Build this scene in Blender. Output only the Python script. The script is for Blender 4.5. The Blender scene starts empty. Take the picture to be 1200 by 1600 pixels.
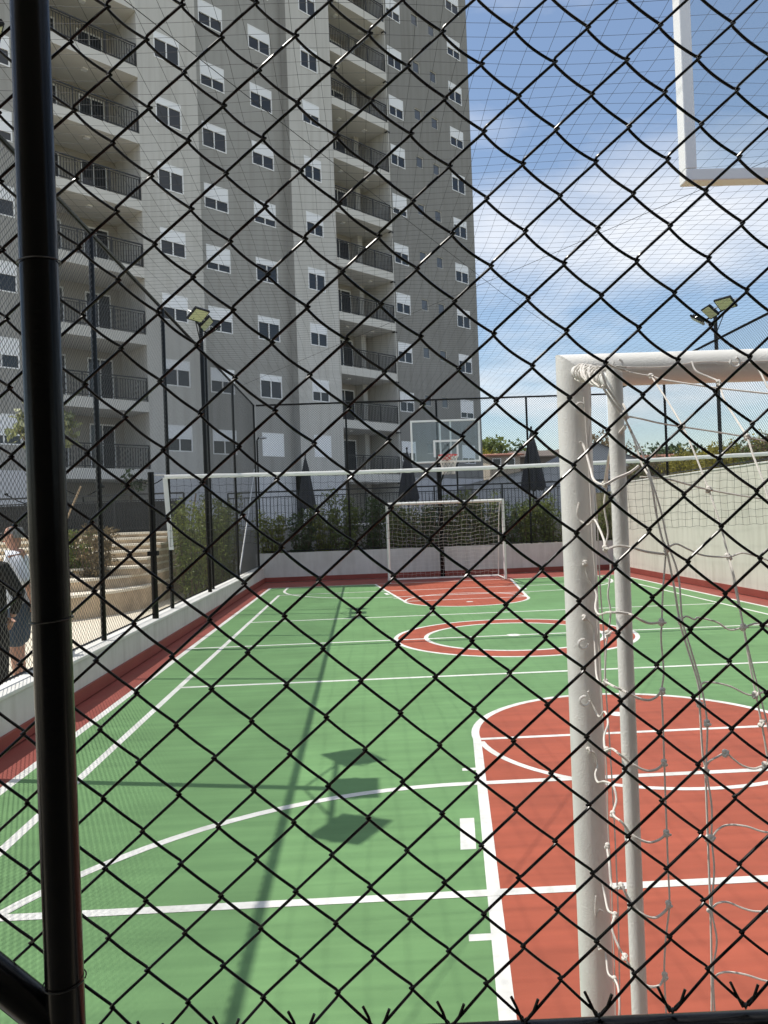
import bpy, math, random
import numpy as np
from mathutils import Vector, Matrix
random.seed(7); RNG = np.random.default_rng(7)
SC = bpy.context.scene; COL = SC.collection
R = math.radians

# ------------------------------------------------------------------ camera
CAMZ = 1.69; FPX = 1202.0; YAW, PITCH, ROLL = 0.02955, 0.00872, -0.03714
def cam_axes():
    fwd = Vector((math.sin(YAW)*math.cos(PITCH), math.cos(YAW)*math.cos(PITCH), math.sin(PITCH)))
    r = Vector((math.cos(YAW), -math.sin(YAW), 0)); u = r.cross(fwd)
    c, s = math.cos(ROLL), math.sin(ROLL)
    return c*r+s*u, -s*r+c*u, fwd
AR, AU, AF = cam_axes(); CP = Vector((0, 0, CAMZ))
cam = bpy.data.objects.new('camera', bpy.data.cameras.new('camera')); COL.objects.link(cam)
cam.matrix_world = Matrix(((AR.x, AU.x, -AF.x, 0), (AR.y, AU.y, -AF.y, 0), (AR.z, AU.z, -AF.z, CAMZ), (0, 0, 0, 1)))
cam.data.sensor_fit = 'VERTICAL'; cam.data.sensor_height = 36; cam.data.sensor_width = 27
cam.data.lens = FPX/1600*36; cam.data.clip_start = 0.02; cam.data.clip_end = 3000
SC.camera = cam
def ray(px, py): return AF + AR*((px-600)/FPX) - AU*((py-800)/FPX)
def atY(px, py, Y): d = ray(px, py); return CP + d*(Y/d.y)
def atX(px, py, X): d = ray(px, py); return CP + d*(X/d.x)
def atZ(px, py, z=0.0): d = ray(px, py); return CP + d*((z-CAMZ)/d.z)

# ------------------------------------------------------------------ sky, sun, exposure
SUN_EL = R(63.7); SH = Vector((-1, 0.205, 0)).normalized()
SUND = Vector((SH.x*math.cos(SUN_EL), SH.y*math.cos(SUN_EL), math.sin(SUN_EL)))
sun = bpy.data.objects.new('sun', bpy.data.lights.new('sun', 'SUN')); COL.objects.link(sun)
sun.data.energy = 4.4; sun.data.angle = R(0.35); sun.data.color = (1, 0.95, 0.87)
sun.rotation_euler = SUND.to_track_quat('Z', 'Y').to_euler()
W = bpy.data.worlds.new('World'); SC.world = W; W.use_nodes = True
nt = W.node_tree; N = nt.nodes; L = nt.links; N.clear()
def nd(tree, t, **k):
    n = tree.nodes.new(t)
    for a, b in k.items(): setattr(n, a, b)
    return n
out = nd(nt, 'ShaderNodeOutputWorld'); bg = nd(nt, 'ShaderNodeBackground'); bg.inputs['Strength'].default_value = 0.142
sky = nd(nt, 'ShaderNodeTexSky', sky_type='NISHITA', sun_disc=False)
sky.sun_elevation = SUN_EL; sky.sun_rotation = math.atan2(SH.x, SH.y); sky.altitude = 700; sky.air_density = 1.25; sky.dust_density = 0.25; sky.ozone_density = 1.6
tc = nd(nt, 'ShaderNodeTexCoord'); sp = nd(nt, 'ShaderNodeSeparateXYZ'); L.new(tc.outputs['Generated'], sp.inputs[0])
zz = nd(nt, 'ShaderNodeMath', operation='MAXIMUM'); zz.inputs[1].default_value = 0.0; L.new(sp.outputs['Z'], zz.inputs[0])
za = nd(nt, 'ShaderNodeMath', operation='ADD'); za.inputs[1].default_value = 0.22; L.new(zz.outputs[0], za.inputs[0])
dx = nd(nt, 'ShaderNodeMath', operation='DIVIDE'); dy = nd(nt, 'ShaderNodeMath', operation='DIVIDE')
L.new(sp.outputs['X'], dx.inputs[0]); L.new(za.outputs[0], dx.inputs[1]); L.new(sp.outputs['Y'], dy.inputs[0]); L.new(za.outputs[0], dy.inputs[1])
cb = nd(nt, 'ShaderNodeCombineXYZ'); L.new(dx.outputs[0], cb.inputs[0]); L.new(dy.outputs[0], cb.inputs[1])
mp = nd(nt, 'ShaderNodeMapping'); mp.inputs['Location'].default_value = (3.1, 7.7, 0); mp.inputs['Rotation'].default_value = (0, 0, R(25)); mp.inputs['Scale'].default_value = (0.6, 0.9, 1)
L.new(cb.outputs[0], mp.inputs[0])
cn = nd(nt, 'ShaderNodeTexNoise'); cn.inputs['Scale'].default_value = 1.0; cn.inputs['Detail'].default_value = 9; cn.inputs['Roughness'].default_value = 0.55; cn.inputs['Distortion'].default_value = 0.35
L.new(mp.outputs[0], cn.inputs['Vector'])
cr = nd(nt, 'ShaderNodeValToRGB'); cr.color_ramp.elements[0].position = 0.46; cr.color_ramp.elements[1].position = 0.66
cr.color_ramp.elements[0].color = (0.04, 0.04, 0.04, 1); cr.color_ramp.elements[1].color = (0.92, 0.92, 0.92, 1)
L.new(cn.outputs['Fac'], cr.inputs[0])
mx = nd(nt, 'ShaderNodeMixRGB'); mx.inputs[2].default_value = (7.4, 7.45, 7.55, 1)
L.new(cr.outputs[0], mx.inputs[0]); L.new(sky.outputs[0], mx.inputs[1]); L.new(mx.outputs[0], bg.inputs['Color']); L.new(bg.outputs[0], out.inputs[0])
SC.view_settings.view_transform = 'Standard'; SC.view_settings.look = 'None'; SC.view_settings.gamma = 1; SC.view_settings.use_curve_mapping = False
SC.view_settings.exposure = 0.07
SC.cycles.max_bounces = 8; SC.cycles.transparent_max_bounces = 16

# ------------------------------------------------------------------ materials
MATS = {}
def mat(name, col, rough=0.6, var=0.0, scale=8.0, metal=0.0, bump=0.0, bscale=60.0, spec=0.4, col2=None, dirt=0.0, dscale=0.6, island=0.0, trans=0.0, emit=None):
    m = bpy.data.materials.new(name); m.use_nodes = True; t = m.node_tree; b = t.nodes['Principled BSDF']; MATS[name] = m
    b.inputs['Roughness'].default_value = rough; b.inputs['Metallic'].default_value = metal; b.inputs['Specular IOR Level'].default_value = spec
    c = (*col, 1)
    src = None
    tcn = nd(t, 'ShaderNodeTexCoord')
    def noise(sc, det=6):
        n = nd(t, 'ShaderNodeTexNoise'); n.inputs['Scale'].default_value = sc; n.inputs['Detail'].default_value = det; n.inputs['Roughness'].default_value = 0.62
        t.links.new(tcn.outputs['Object'], n.inputs['Vector']); return n
    if var > 0 or col2:
        n = noise(scale); rp = nd(t, 'ShaderNodeValToRGB'); rp.color_ramp.elements[0].position = 0.3; rp.color_ramp.elements[1].position = 0.7
        d = col2 if col2 else tuple(x*(1+var) for x in col)
        a = col if col2 else tuple(x*(1-var) for x in col)
        rp.color_ramp.elements[0].color = (*a, 1); rp.color_ramp.elements[1].color = (*d, 1)
        t.links.new(n.outputs['Fac'], rp.inputs[0]); src = rp.outputs[0]
    if dirt > 0:
        n = noise(dscale, 10); rp = nd(t, 'ShaderNodeValToRGB'); rp.color_ramp.elements[0].position = 0.35; rp.color_ramp.elements[1].position = 0.75
        rp.color_ramp.elements[0].color = (1, 1, 1, 1); rp.color_ramp.elements[1].color = (1-dirt, 1-dirt, 1-dirt*1.08, 1)
        t.links.new(n.outputs['Fac'], rp.inputs[0])
        mm = nd(t, 'ShaderNodeMixRGB', blend_type='MULTIPLY'); mm.inputs[0].default_value = 1
        if src: t.links.new(src, mm.inputs[1])
        else: mm.inputs[1].default_value = c
        t.links.new(rp.outputs[0], mm.inputs[2]); src = mm.outputs[0]
    if island > 0:
        g = nd(t, 'ShaderNodeNewGeometry'); hs = nd(t, 'ShaderNodeHueSaturation')
        mr = nd(t, 'ShaderNodeMapRange'); mr.inputs['To Min'].default_value = 1-island; mr.inputs['To Max'].default_value = 1+island
        t.links.new(g.outputs['Random Per Island'], mr.inputs['Value']); t.links.new(mr.outputs[0], hs.inputs['Value'])
        if src: t.links.new(src, hs.inputs['Color'])
        else: hs.inputs['Color'].default_value = c
        src = hs.outputs[0]
    if src: t.links.new(src, b.inputs['Base Color'])
    else: b.inputs['Base Color'].default_value = c
    if bump > 0:
        n = noise(bscale, 8); bp = nd(t, 'ShaderNodeBump'); bp.inputs['Strength'].default_value = bump; bp.inputs['Distance'].default_value = 0.01
        t.links.new(n.outputs['Fac'], bp.inputs['Height']); t.links.new(bp.outputs[0], b.inputs['Normal'])
    if trans > 0:
        tr = nd(t, 'ShaderNodeBsdfTranslucent'); ms = nd(t, 'ShaderNodeMixShader'); ms.inputs[0].default_value = trans
        if src: t.links.new(src, tr.inputs['Color'])
        else: tr.inputs['Color'].default_value = c
        o = t.nodes['Material Output']; t.links.new(b.outputs[0], ms.inputs[1]); t.links.new(tr.outputs[0], ms.inputs[2]); t.links.new(ms.outputs[0], o.inputs[0])
    return m
mat('green', (0.138, 0.272, 0.112), 0.62, var=0.12, scale=1.3, bump=0.12, bscale=180, dirt=0.17, dscale=0.55, spec=0.3)
mat('red', (0.36, 0.088, 0.050), 0.62, var=0.13, scale=1.6, bump=0.12, bscale=180, dirt=0.20, dscale=0.5, spec=0.3)
for nm in ('green', 'red'):       # faint roller streaks across the court
    t = MATS[nm].node_tree; b = t.nodes['Principled BSDF']; lk = b.inputs['Base Color'].links[0].from_socket
    tcn = nd(t, 'ShaderNodeTexCoord'); mpn = nd(t, 'ShaderNodeMapping'); mpn.inputs['Scale'].default_value = (0.35, 7.0, 1); nz = nd(t, 'ShaderNodeTexNoise'); nz.inputs['Scale'].default_value = 1.6; nz.inputs['Detail'].default_value = 5
    rp = nd(t, 'ShaderNodeValToRGB'); rp.color_ramp.elements[0].color = (0.86, 0.87, 0.86, 1); rp.color_ramp.elements[1].color = (1.08, 1.06, 1.05, 1); rp.color_ramp.elements[0].position = 0.35; rp.color_ramp.elements[1].position = 0.65
    mm = nd(t, 'ShaderNodeMixRGB', blend_type='MULTIPLY'); mm.inputs[0].default_value = 0.8
    t.links.new(tcn.outputs['Object'], mpn.inputs[0]); t.links.new(mpn.outputs[0], nz.inputs['Vector']); t.links.new(nz.outputs['Fac'], rp.inputs[0]); t.links.new(lk, mm.inputs[1]); t.links.new(rp.outputs[0], mm.inputs[2]); t.links.new(mm.outputs[0], b.inputs['Base Color'])
mat('red_dark', (0.26, 0.062, 0.047), 0.6, var=0.12, scale=2.0, bump=0.1, bscale=150, dirt=0.15, dscale=0.6)
mat('line', (0.72, 0.72, 0.69), 0.6, var=0.08, scale=22, dirt=0.30, dscale=2.6)
mat('plaster', (0.60, 0.59, 0.56), 0.85, var=0.05, scale=3, bump=0.25, bscale=140, dirt=0.16, dscale=0.9)
mat('cream', (0.62, 0.60, 0.53), 0.85, var=0.05, scale=2, bump=0.3, bscale=120, dirt=0.14, dscale=0.5)
mat('cap', (0.70, 0.69, 0.65), 0.7, var=0.05, scale=5, dirt=0.15, dscale=1.2)
mat('bl_light', (0.57, 0.555, 0.525), 0.85, var=0.03, scale=0.5, bump=0.15, bscale=50, dirt=0.10, dscale=0.16)
mat('bl_dark', (0.365, 0.357, 0.338), 0.85, var=0.03, scale=0.5, bump=0.15, bscale=50, dirt=0.10, dscale=0.14)
mat('bl_dark2', (0.275, 0.268, 0.254), 0.85, var=0.03, scale=0.5, bump=0.15, bscale=50, dirt=0.10, dscale=0.14)
mat('bl_base', (0.60, 0.60, 0.62), 0.85, var=0.03, scale=0.5, dirt=0.10, dscale=0.2)
mat('bl_slab', (0.66, 0.64, 0.60), 0.85, var=0.03, scale=0.6, dirt=0.12, dscale=0.3)
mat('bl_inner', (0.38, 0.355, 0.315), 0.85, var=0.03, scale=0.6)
for nm in ('bl_light', 'bl_dark', 'bl_dark2', 'plaster', 'cream'):       # rain streaks and grime running down the walls
    t = MATS[nm].node_tree; b = t.nodes['Principled BSDF']; lk = b.inputs['Base Color'].links[0].from_socket
    tcn = nd(t, 'ShaderNodeTexCoord'); mpn = nd(t, 'ShaderNodeMapping'); mpn.inputs['Scale'].default_value = (2.2, 2.2, 0.12) if nm[:2] == 'bl' else (5, 5, 0.6); nz = nd(t, 'ShaderNodeTexNoise'); nz.inputs['Scale'].default_value = 1.5; nz.inputs['Detail'].default_value = 7
    rp = nd(t, 'ShaderNodeValToRGB'); rp.color_ramp.elements[0].color = (1.03, 1.03, 1.03, 1); rp.color_ramp.elements[1].color = (0.84, 0.83, 0.81, 1); rp.color_ramp.elements[0].position = 0.45; rp.color_ramp.elements[1].position = 0.78
    mm = nd(t, 'ShaderNodeMixRGB', blend_type='MULTIPLY'); mm.inputs[0].default_value = 1.0
    t.links.new(tcn.outputs['Object'], mpn.inputs[0]); t.links.new(mpn.outputs[0], nz.inputs['Vector']); t.links.new(nz.outputs['Fac'], rp.inputs[0]); t.links.new(lk, mm.inputs[1]); t.links.new(rp.outputs[0], mm.inputs[2]); t.links.new(mm.outputs[0], b.inputs['Base Color'])
mat('white_paint', (0.84, 0.84, 0.84), 0.4, var=0.02, scale=3)
mat('goal_paint', (0.78, 0.77, 0.73), 0.42, var=0.04, scale=14, bump=0.25, bscale=240, dirt=0.12, dscale=7, spec=0.45)
mat('black_metal', (0.005, 0.005, 0.0055), 0.22, var=0.2, scale=9, spec=0.22, bump=0.04, bscale=90)
mat('black_wire', (0.004, 0.004, 0.004), 0.26, spec=0.25)
mat('far_wire', (0.045, 0.044, 0.042), 0.3, spec=0.7)  # black wire with a lifted grey that stands in for sun glints
mat('net_cord', (0.03, 0.03, 0.032), 0.7)
mat('white_cord', (0.78, 0.74, 0.68), 0.75, var=0.08, scale=60, bump=0.5, bscale=900)
mat('white_net', (0.72, 0.70, 0.65), 0.8)
mat('tape', (0.86, 0.86, 0.85), 0.6, var=0.03, scale=12, trans=0.5)
mat('tie', (0.02, 0.02, 0.02), 0.3, metal=0.3)
mat('galv', (0.45, 0.46, 0.47), 0.4, metal=0.7, var=0.08, scale=15)
mat('dark_pane', (0.032, 0.036, 0.042), 0.06, spec=0.45, var=0.25, scale=0.7)
mat('pane_grey', (0.12, 0.125, 0.135), 0.10, spec=0.7, var=0.2, scale=0.7)
mat('rail_metal', (0.025, 0.026, 0.028), 0.5)
mat('lamp_glass', (0.62, 0.63, 0.42), 0.22, spec=0.6, var=0.06, scale=30)
mat('rim_red', (0.55, 0.035, 0.03), 0.45)
mat('umbrella', (0.035, 0.036, 0.042), 0.85, var=0.2, scale=12, bump=0.2, bscale=40)
mat('stone', (0.60, 0.47, 0.33), 0.9, var=0.35, scale=2.2, bump=0.5, bscale=25, dirt=0.3, dscale=2.0)
mat('tread', (0.80, 0.73, 0.60), 0.85, var=0.08, scale=3, bump=0.2, bscale=60)
mat('pave', (0.72, 0.65, 0.52), 0.9, var=0.10, scale=1.4, bump=0.3, bscale=90, dirt=0.15, dscale=0.7)
mat('soil', (0.10, 0.075, 0.05), 0.95, var=0.3, scale=5, bump=0.6, bscale=30)
mat('terrain', (0.12, 0.13, 0.06), 0.95, var=0.3, scale=0.4, bump=0.5, bscale=3, col2=(0.20, 0.17, 0.10))
mat('deck', (0.42, 0.41, 0.39), 0.85, var=0.08, scale=1.5, dirt=0.1)
mat('leaf', (0.17, 0.21, 0.05), 0.5, island=0.45, trans=0.3, spec=0.35)
mat('leaf_bright', (0.24, 0.26, 0.05), 0.5, island=0.4, trans=0.35, spec=0.35)
mat('leaf_dark', (0.07, 0.11, 0.03), 0.5, island=0.5, trans=0.25, spec=0.35)
mat('leaf_yellow', (0.34, 0.30, 0.035), 0.55, island=0.4, trans=0.3)
mat('leaf_pale', (0.26, 0.28, 0.14), 0.5, island=0.4, trans=0.3)
mat('leaf_dry', (0.20, 0.15, 0.08), 0.7, island=0.4, trans=0.2)
mat('bark', (0.12, 0.085, 0.055), 0.9, var=0.3, scale=12, bump=0.5, bscale=40)
mat('stake', (0.34, 0.25, 0.16), 0.85, var=0.2, scale=8)
mat('grey_wall', (0.42, 0.42, 0.43), 0.85, var=0.05, scale=0.4, dirt=0.15, dscale=0.2)
mat('grey_roof', (0.22, 0.22, 0.235), 0.8, var=0.08, scale=0.6, bump=0.3, bscale=6)
mat('house_wall', (0.46, 0.40, 0.33), 0.9, var=0.08, scale=0.8, dirt=0.2, dscale=0.5)
mat('house_dark', (0.16, 0.13, 0.11), 0.9, var=0.15, scale=0.8)
mat('tile_roof', (0.30, 0.13, 0.085), 0.85, var=0.25, scale=3, bump=0.5, bscale=12)
mat('red_wall', (0.45, 0.06, 0.05), 0.7)
mat('skin', (0.50, 0.27, 0.19), 0.55, var=0.08, scale=12)
mat('shirt', (0.74, 0.76, 0.80), 0.9, bump=0.4, bscale=25)
mat('denim', (0.045, 0.07, 0.105), 0.9, var=0.15, scale=40)
mat('black_cloth', (0.012, 0.012, 0.013), 0.9, bump=0.4, bscale=25)
mat('hair_grey', (0.30, 0.29, 0.28), 0.8, bump=0.6, bscale=200)
mat('hair_dark', (0.03, 0.022, 0.016), 0.7, bump=0.6, bscale=200)
mat('pool_tile', (0.10, 0.30, 0.42), 0.2)
mat('glasses', (0.01, 0.01, 0.01), 0.25)
mat('shutter', (0.88, 0.89, 0.91), 0.5)
m = bpy.data.materials.new('acrylic'); m.use_nodes = True; MATS['acrylic'] = m; t = m.node_tree; t.nodes.remove(t.nodes['Principled BSDF'])
tr = nd(t, 'ShaderNodeBsdfTransparent'); tr.inputs[0].default_value = (0.90, 0.93, 0.94, 1); gl = nd(t, 'ShaderNodeBsdfGlossy'); gl.inputs['Roughness'].default_value = 0.05
ms = nd(t, 'ShaderNodeMixShader'); ms.inputs[0].default_value = 0.06
t.links.new(tr.outputs[0], ms.inputs[1]); t.links.new(gl.outputs[0], ms.inputs[2]); t.links.new(ms.outputs[0], t.nodes['Material Output'].inputs[0])

# ------------------------------------------------------------------ mesh helpers
OFF = {}
class MB:
    def __init__(s): s.v = []; s.f = []
    def quad(s, *p):
        k = len(s.v); s.v += [tuple(q) for q in p]; s.f.append(tuple(range(k, k+len(p)))); return s
    def box(s, x0, x1, y0, y1, z0, z1):
        k = len(s.v)
        s.v += [(x0, y0, z0), (x1, y0, z0), (x1, y1, z0), (x0, y1, z0), (x0, y0, z1), (x1, y0, z1), (x1, y1, z1), (x0, y1, z1)]
        s.f += [tuple(k+i for i in q) for q in ((0, 3, 2, 1), (4, 5, 6, 7), (0, 1, 5, 4), (1, 2, 6, 5), (2, 3, 7, 6), (3, 0, 4, 7))]
        return s
    def obox(s, c, ax, ay, az):       # oriented box: centre and half-axis vectors
        k = len(s.v); c, ax, ay, az = map(Vector, (c, ax, ay, az))
        for sz in (-1, 1):
            for sx, sy in ((-1, -1), (1, -1), (1, 1), (-1, 1)): s.v.append(tuple(c+ax*sx+ay*sy+az*sz))
        s.f += [tuple(k+i for i in q) for q in ((0, 3, 2, 1), (4, 5, 6, 7), (0, 1, 5, 4), (1, 2, 6, 5), (2, 3, 7, 6), (3, 0, 4, 7))]
        return s
    def tube(s, pts, r, n=8, caps=True):
        P = [Vector(q) for q in pts]; m = len(P); k = len(s.v)
        rs = r if hasattr(r, '__len__') else [r]*m
        T = []
        for i in range(m):
            a = P[min(i+1, m-1)]-P[max(i-1, 0)]
            T.append(a.normalized() if a.length > 1e-9 else Vector((0, 0, 1)))
        up = Vector((0, 0, 1)) if abs(T[0].z) < 0.9 else Vector((1, 0, 0))
        nn = T[0].cross(up).normalized()
        for i in range(m):
            nn = (nn-T[i]*nn.dot(T[i])).normalized(); bb = T[i].cross(nn)
            for j in range(n):
                a = 2*math.pi*j/n; s.v.append(tuple(P[i]+(nn*math.cos(a)+bb*math.sin(a))*rs[i]))
        for i in range(m-1):
            for j in range(n):
                a = k+i*n+j; c = k+i*n+(j+1) % n; s.f.append((a, c, c+n, a+n))
        if caps: s.f.append(tuple(k+j for j in range(n))[::-1]); s.f.append(tuple(k+(m-1)*n+j for j in range(n)))
        return s
    def cyl(s, p, q, r, n=12): return s.tube([p, q], r, n)
    def disc(s, c, r, z, n=24): return s.quad(*[(c[0]+r*math.cos(2*math.pi*i/n), c[1]+r*math.sin(2*math.pi*i/n), z) for i in range(n)])
    def blob(s, c, rx, ry, rz, nu=12, nv=8):
        k = len(s.v)
        for i in range(nv+1):
            th = math.pi*i/nv
            for j in range(nu):
                ph = 2*math.pi*j/nu; s.v.append((c[0]+rx*math.sin(th)*math.cos(ph), c[1]+ry*math.sin(th)*math.sin(ph), c[2]+rz*math.cos(th)))
        for i in range(nv):
            for j in range(nu):
                a = k+i*nu+j; b = k+i*nu+(j+1) % nu; s.f.append((a, a+nu, b+nu, b))
        return s
    def prism(s, poly, z0, z1):
        k = len(s.v); n = len(poly)
        s.v += [(x, y, z0) for x, y in poly]+[(x, y, z1) for x, y in poly]
        s.f.append(tuple(k+i for i in range(n))[::-1]); s.f.append(tuple(k+n+i for i in range(n)))
        for i in range(n): j = (i+1) % n; s.f.append((k+i, k+j, k+n+j, k+n+i))
        return s
    def mesh(s, name, material, smooth=False, off=(0, 0, 0)):
        me = bpy.data.meshes.new(name)
        v = np.array(s.v, dtype=float)-np.array(off) if len(s.v) else []
        me.from_pydata([tuple(q) for q in v], [], s.f); me.materials.append(MATS[material])
        if smooth: me.polygons.foreach_set('use_smooth', [True]*len(me.polygons)); me.set_sharp_from_angle(angle=R(40))
        me.update(); return me
    def build(s, name, material, parent=None, smooth=False, bevel=0):
        off = OFF.get(parent.name, (0, 0, 0)) if parent else (0, 0, 0)
        o = link(name, s.mesh(name, material, smooth, off), parent)
        if bevel:
            md = o.modifiers.new('bevel', 'BEVEL'); md.width = bevel; md.segments = 2; md.limit_method = 'ANGLE'
        return o
def link(name, data, parent=None):
    o = bpy.data.objects.new(name, data); COL.objects.link(o)
    if parent: o.parent = parent; OFF[o.name] = OFF.get(parent.name, (0, 0, 0))
    return o
def tag(o, label, cat, group=None):
    o['label'] = label; o['category'] = cat
    if group: o['group'] = group
    return o
def thing(name, label, cat, loc=(0, 0, 0), group=None):
    o = link(name, None); o.location = loc; OFF[o.name] = tuple(loc); o.empty_display_size = 0.2
    return tag(o, label, cat, group)
def struct(o): o['kind'] = 'structure'; return o
def npmesh(name, V, F, material, parent=None, smooth=False):
    off = OFF.get(parent.name, (0, 0, 0)) if parent else (0, 0, 0)
    V = np.asarray(V, dtype=np.float32)-np.array(off, dtype=np.float32); F = np.asarray(F, dtype=np.int32)
    me = bpy.data.meshes.new(name); me.vertices.add(len(V)); me.vertices.foreach_set('co', V.ravel())
    k = F.shape[1]; me.loops.add(F.size); me.loops.foreach_set('vertex_index', F.ravel()); me.polygons.add(len(F))
    me.polygons.foreach_set('loop_start', np.arange(0, F.size, k, dtype=np.int32)); me.polygons.foreach_set('loop_total', np.full(len(F), k, dtype=np.int32))
    if smooth: me.polygons.foreach_set('use_smooth', np.ones(len(F), dtype=bool))
    me.update(calc_edges=True); me.materials.append(MATS[material])
    return link(name, me, parent)
def strands(name, P, r, material, parent, side=(1, 0, 0), nrm=(0, 1, 0), sides=3):
    """P: (wires, points, 3): thin tubes with a fixed cross section spanned by two vectors"""
    P = np.asarray(P, float); nw, m, _ = P.shape
    a = np.arange(sides)*2*np.pi/sides
    ring = np.cos(a)[:, None]*np.array(side)+np.sin(a)[:, None]*np.array(nrm)
    V = (P[:, :, None, :]+ring[None, None]*r).reshape(-1, 3)
    w = np.arange(nw)[:, None, None]*m*sides; i = np.arange(m-1)[None, :, None]*sides; j = np.arange(sides)[None, None, :]
    A = w+i+j; B = w+i+(j+1) % sides
    F = np.stack([A, B, B+sides, A+sides], -1).reshape(-1, 4)
    return npmesh(name, V, F, material, parent)
def chain_link(name, org, ua, width, height, parent, wx=0.072, wz=0.068, r=0.0022, material='far_wire'):
    org = np.array(org, float); ua = np.array(ua, float); nr = np.cross(ua, [0, 0, 1])
    nw = int(width/(wx/2)); mz = int(height/(wz/2))
    k = np.arange(nw)[:, None]; j = np.arange(mz+1)[None, :]
    x = (k+((j+k) % 2))*wx/2; z = np.broadcast_to(j*wz/2, x.shape); dp = np.where((j+k) % 2 == 0, r, -r)
    wob = 0.006*np.sin(z*2.1+x*0.7)
    P = org+x[..., None]*ua+z[..., None]*np.array([0, 0, 1])+(dp+wob)[..., None]*nr
    return strands(name, P, r*1.25, material, parent, ua*1.85, nr*0.62)

# leaves
def leaf_mesh(C, size, name, material, parent, asp=2.2, droop=0.2):
    C = np.asarray(C, float); n = len(C)
    d = RNG.normal(size=(n, 3)); d[:, 2] -= droop; d /= np.linalg.norm(d, axis=1)[:, None]
    e = np.cross(d, RNG.normal(size=(n, 3))); e /= np.linalg.norm(e, axis=1)[:, None]
    s = size*(0.6+0.8*RNG.random((n, 1)))
    up = np.cross(d, e)*s*0.12
    V = np.stack([C, C+d*s*0.5+e*s/asp/2+up, C+d*s, C+d*s*0.5-e*s/asp/2+up], 1).reshape(-1, 3)
    F = np.arange(n*4).reshape(-1, 4)
    return npmesh(name, V, F, material, parent)
def clump_points(centres, radii, per):
    out = []
    for c, r in zip(centres, radii):
        q = RNG.normal(size=(per, 3)); q /= np.linalg.norm(q, axis=1)[:, None]; q *= (RNG.random((per, 1))**0.45)*np.array(r)
        out.append(np.array(c)+q)
    return np.concatenate(out)
def shrub(name, label, cat, loc, h, w, stems, per, size, material, group=None, asp=2.4):
    t = thing(name, label, cat, loc, group); mb = MB(); C = []; x, y, z = loc
    for i in range(stems):
        a = random.random()*6.28; rr = w*0.5*math.sqrt(random.random()); hh = h*(0.65+0.45*random.random())
        bx, by = x+rr*0.5*math.cos(a), y+rr*0.5*math.sin(a); tx, ty = x+rr*math.cos(a), y+rr*math.sin(a)
        mid = (bx*0.5+tx*0.5+random.uniform(-.04, .04), by*0.5+ty*0.5, z+hh*0.5)
        mb.tube([(bx, by, z-0.03), mid, (tx, ty, z+hh)], [0.012+0.004*h, 0.009, 0.004], 5)
        for q in np.linspace(0.12, 1.0, max(3, int(hh/0.22))):
            C.append((bx+(tx-bx)*q+random.uniform(-.05, .05), by+(ty-by)*q+random.uniform(-.05, .05), z+hh*q))
    mb.build('stem', 'bark', t)
    rad = [np.array((1, 1, 0.9))*w*0.17*random.uniform(0.7, 1.35) for _ in C]
    leaf_mesh(clump_points(C, rad, per), size, 'foliage', material, t, asp)
    return t
def tree(name, label, loc, h, cr, material, size=0.35, clumps=26, per=70, group=None, trunk=0.4, flat=0.8):
    t = thing(name, label, 'tree', loc, group); x, y, z = loc; mb = MB()
    mb.tube([(x, y, z-0.1), (x+0.05*h*random.uniform(-1, 1), y, z+h*trunk*0.6), (x, y, z+h*trunk)], [h*0.03, h*0.022, h*0.016], 7)
    C = []; rad = []
    for i in range(clumps):
        q = RNG.normal(size=3); q /= np.linalg.norm(q); q = q*(RNG.random()**0.4)*0.8
        c = (x+q[0]*cr, y+q[1]*cr, z+h-cr*flat+q[2]*cr*flat)
        C.append(c); rad.append(np.array((1, 1, 0.8))*cr*random.uniform(0.2, 0.38))
        if i % 3 == 0: mb.tube([(x, y, z+h*trunk*0.9), ((x+c[0])/2, (y+c[1])/2, (z+h*trunk+c[2])/2-0.05*h), c], [h*0.013, h*0.009, h*0.004], 5)
    mb.build('trunk', 'bark', t)
    leaf_mesh(clump_points(C, rad, per), size, 'crown', material, t, 1.7)
    return t

# ================================================================== ground
CX, CY = 2.10, 10.69                 # court centre
XL, XR, YB = -2.82, 7.18, 21.9       # inner faces of the left, right and back walls
ZT = 5.05                            # top of the fences
struct(MB().quad((-1500, -300, -0.06), (1500, -300, -0.06), (1500, 2500, -0.06), (-1500, 2500, -0.06)).build('ground', 'terrain'))
struct(MB().quad((-30, -6, -0.012), (XL-0.1, -6, -0.012), (XL-0.1, 26, -0.012), (-30, 26, -0.012)).build('pavement', 'pave'))
struct(MB().quad((XL-0.1, -6, -0.012), (9, -6, -0.012), (9, 0.62, -0.012), (XL-0.1, 0.62, -0.012)).build('path', 'pave'))
court = struct(MB().quad((XL-0.1, 0.7, 0), (XR+0.1, 0.7, 0), (XR+0.1, YB+0.1, 0), (XL-0.1, YB+0.1, 0)).build('court_floor', 'red_dark'))
def sheet(name, poly, lvl, m):
    return MB().quad(*[(x, y, 0.0003*lvl) for x, y in poly]).build(name, m, court)
def rect(name, x0, x1, y0, y1, lvl, m): return sheet(name, [(x0, y0), (x1, y0), (x1, y1), (x0, y1)], lvl, m)
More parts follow.
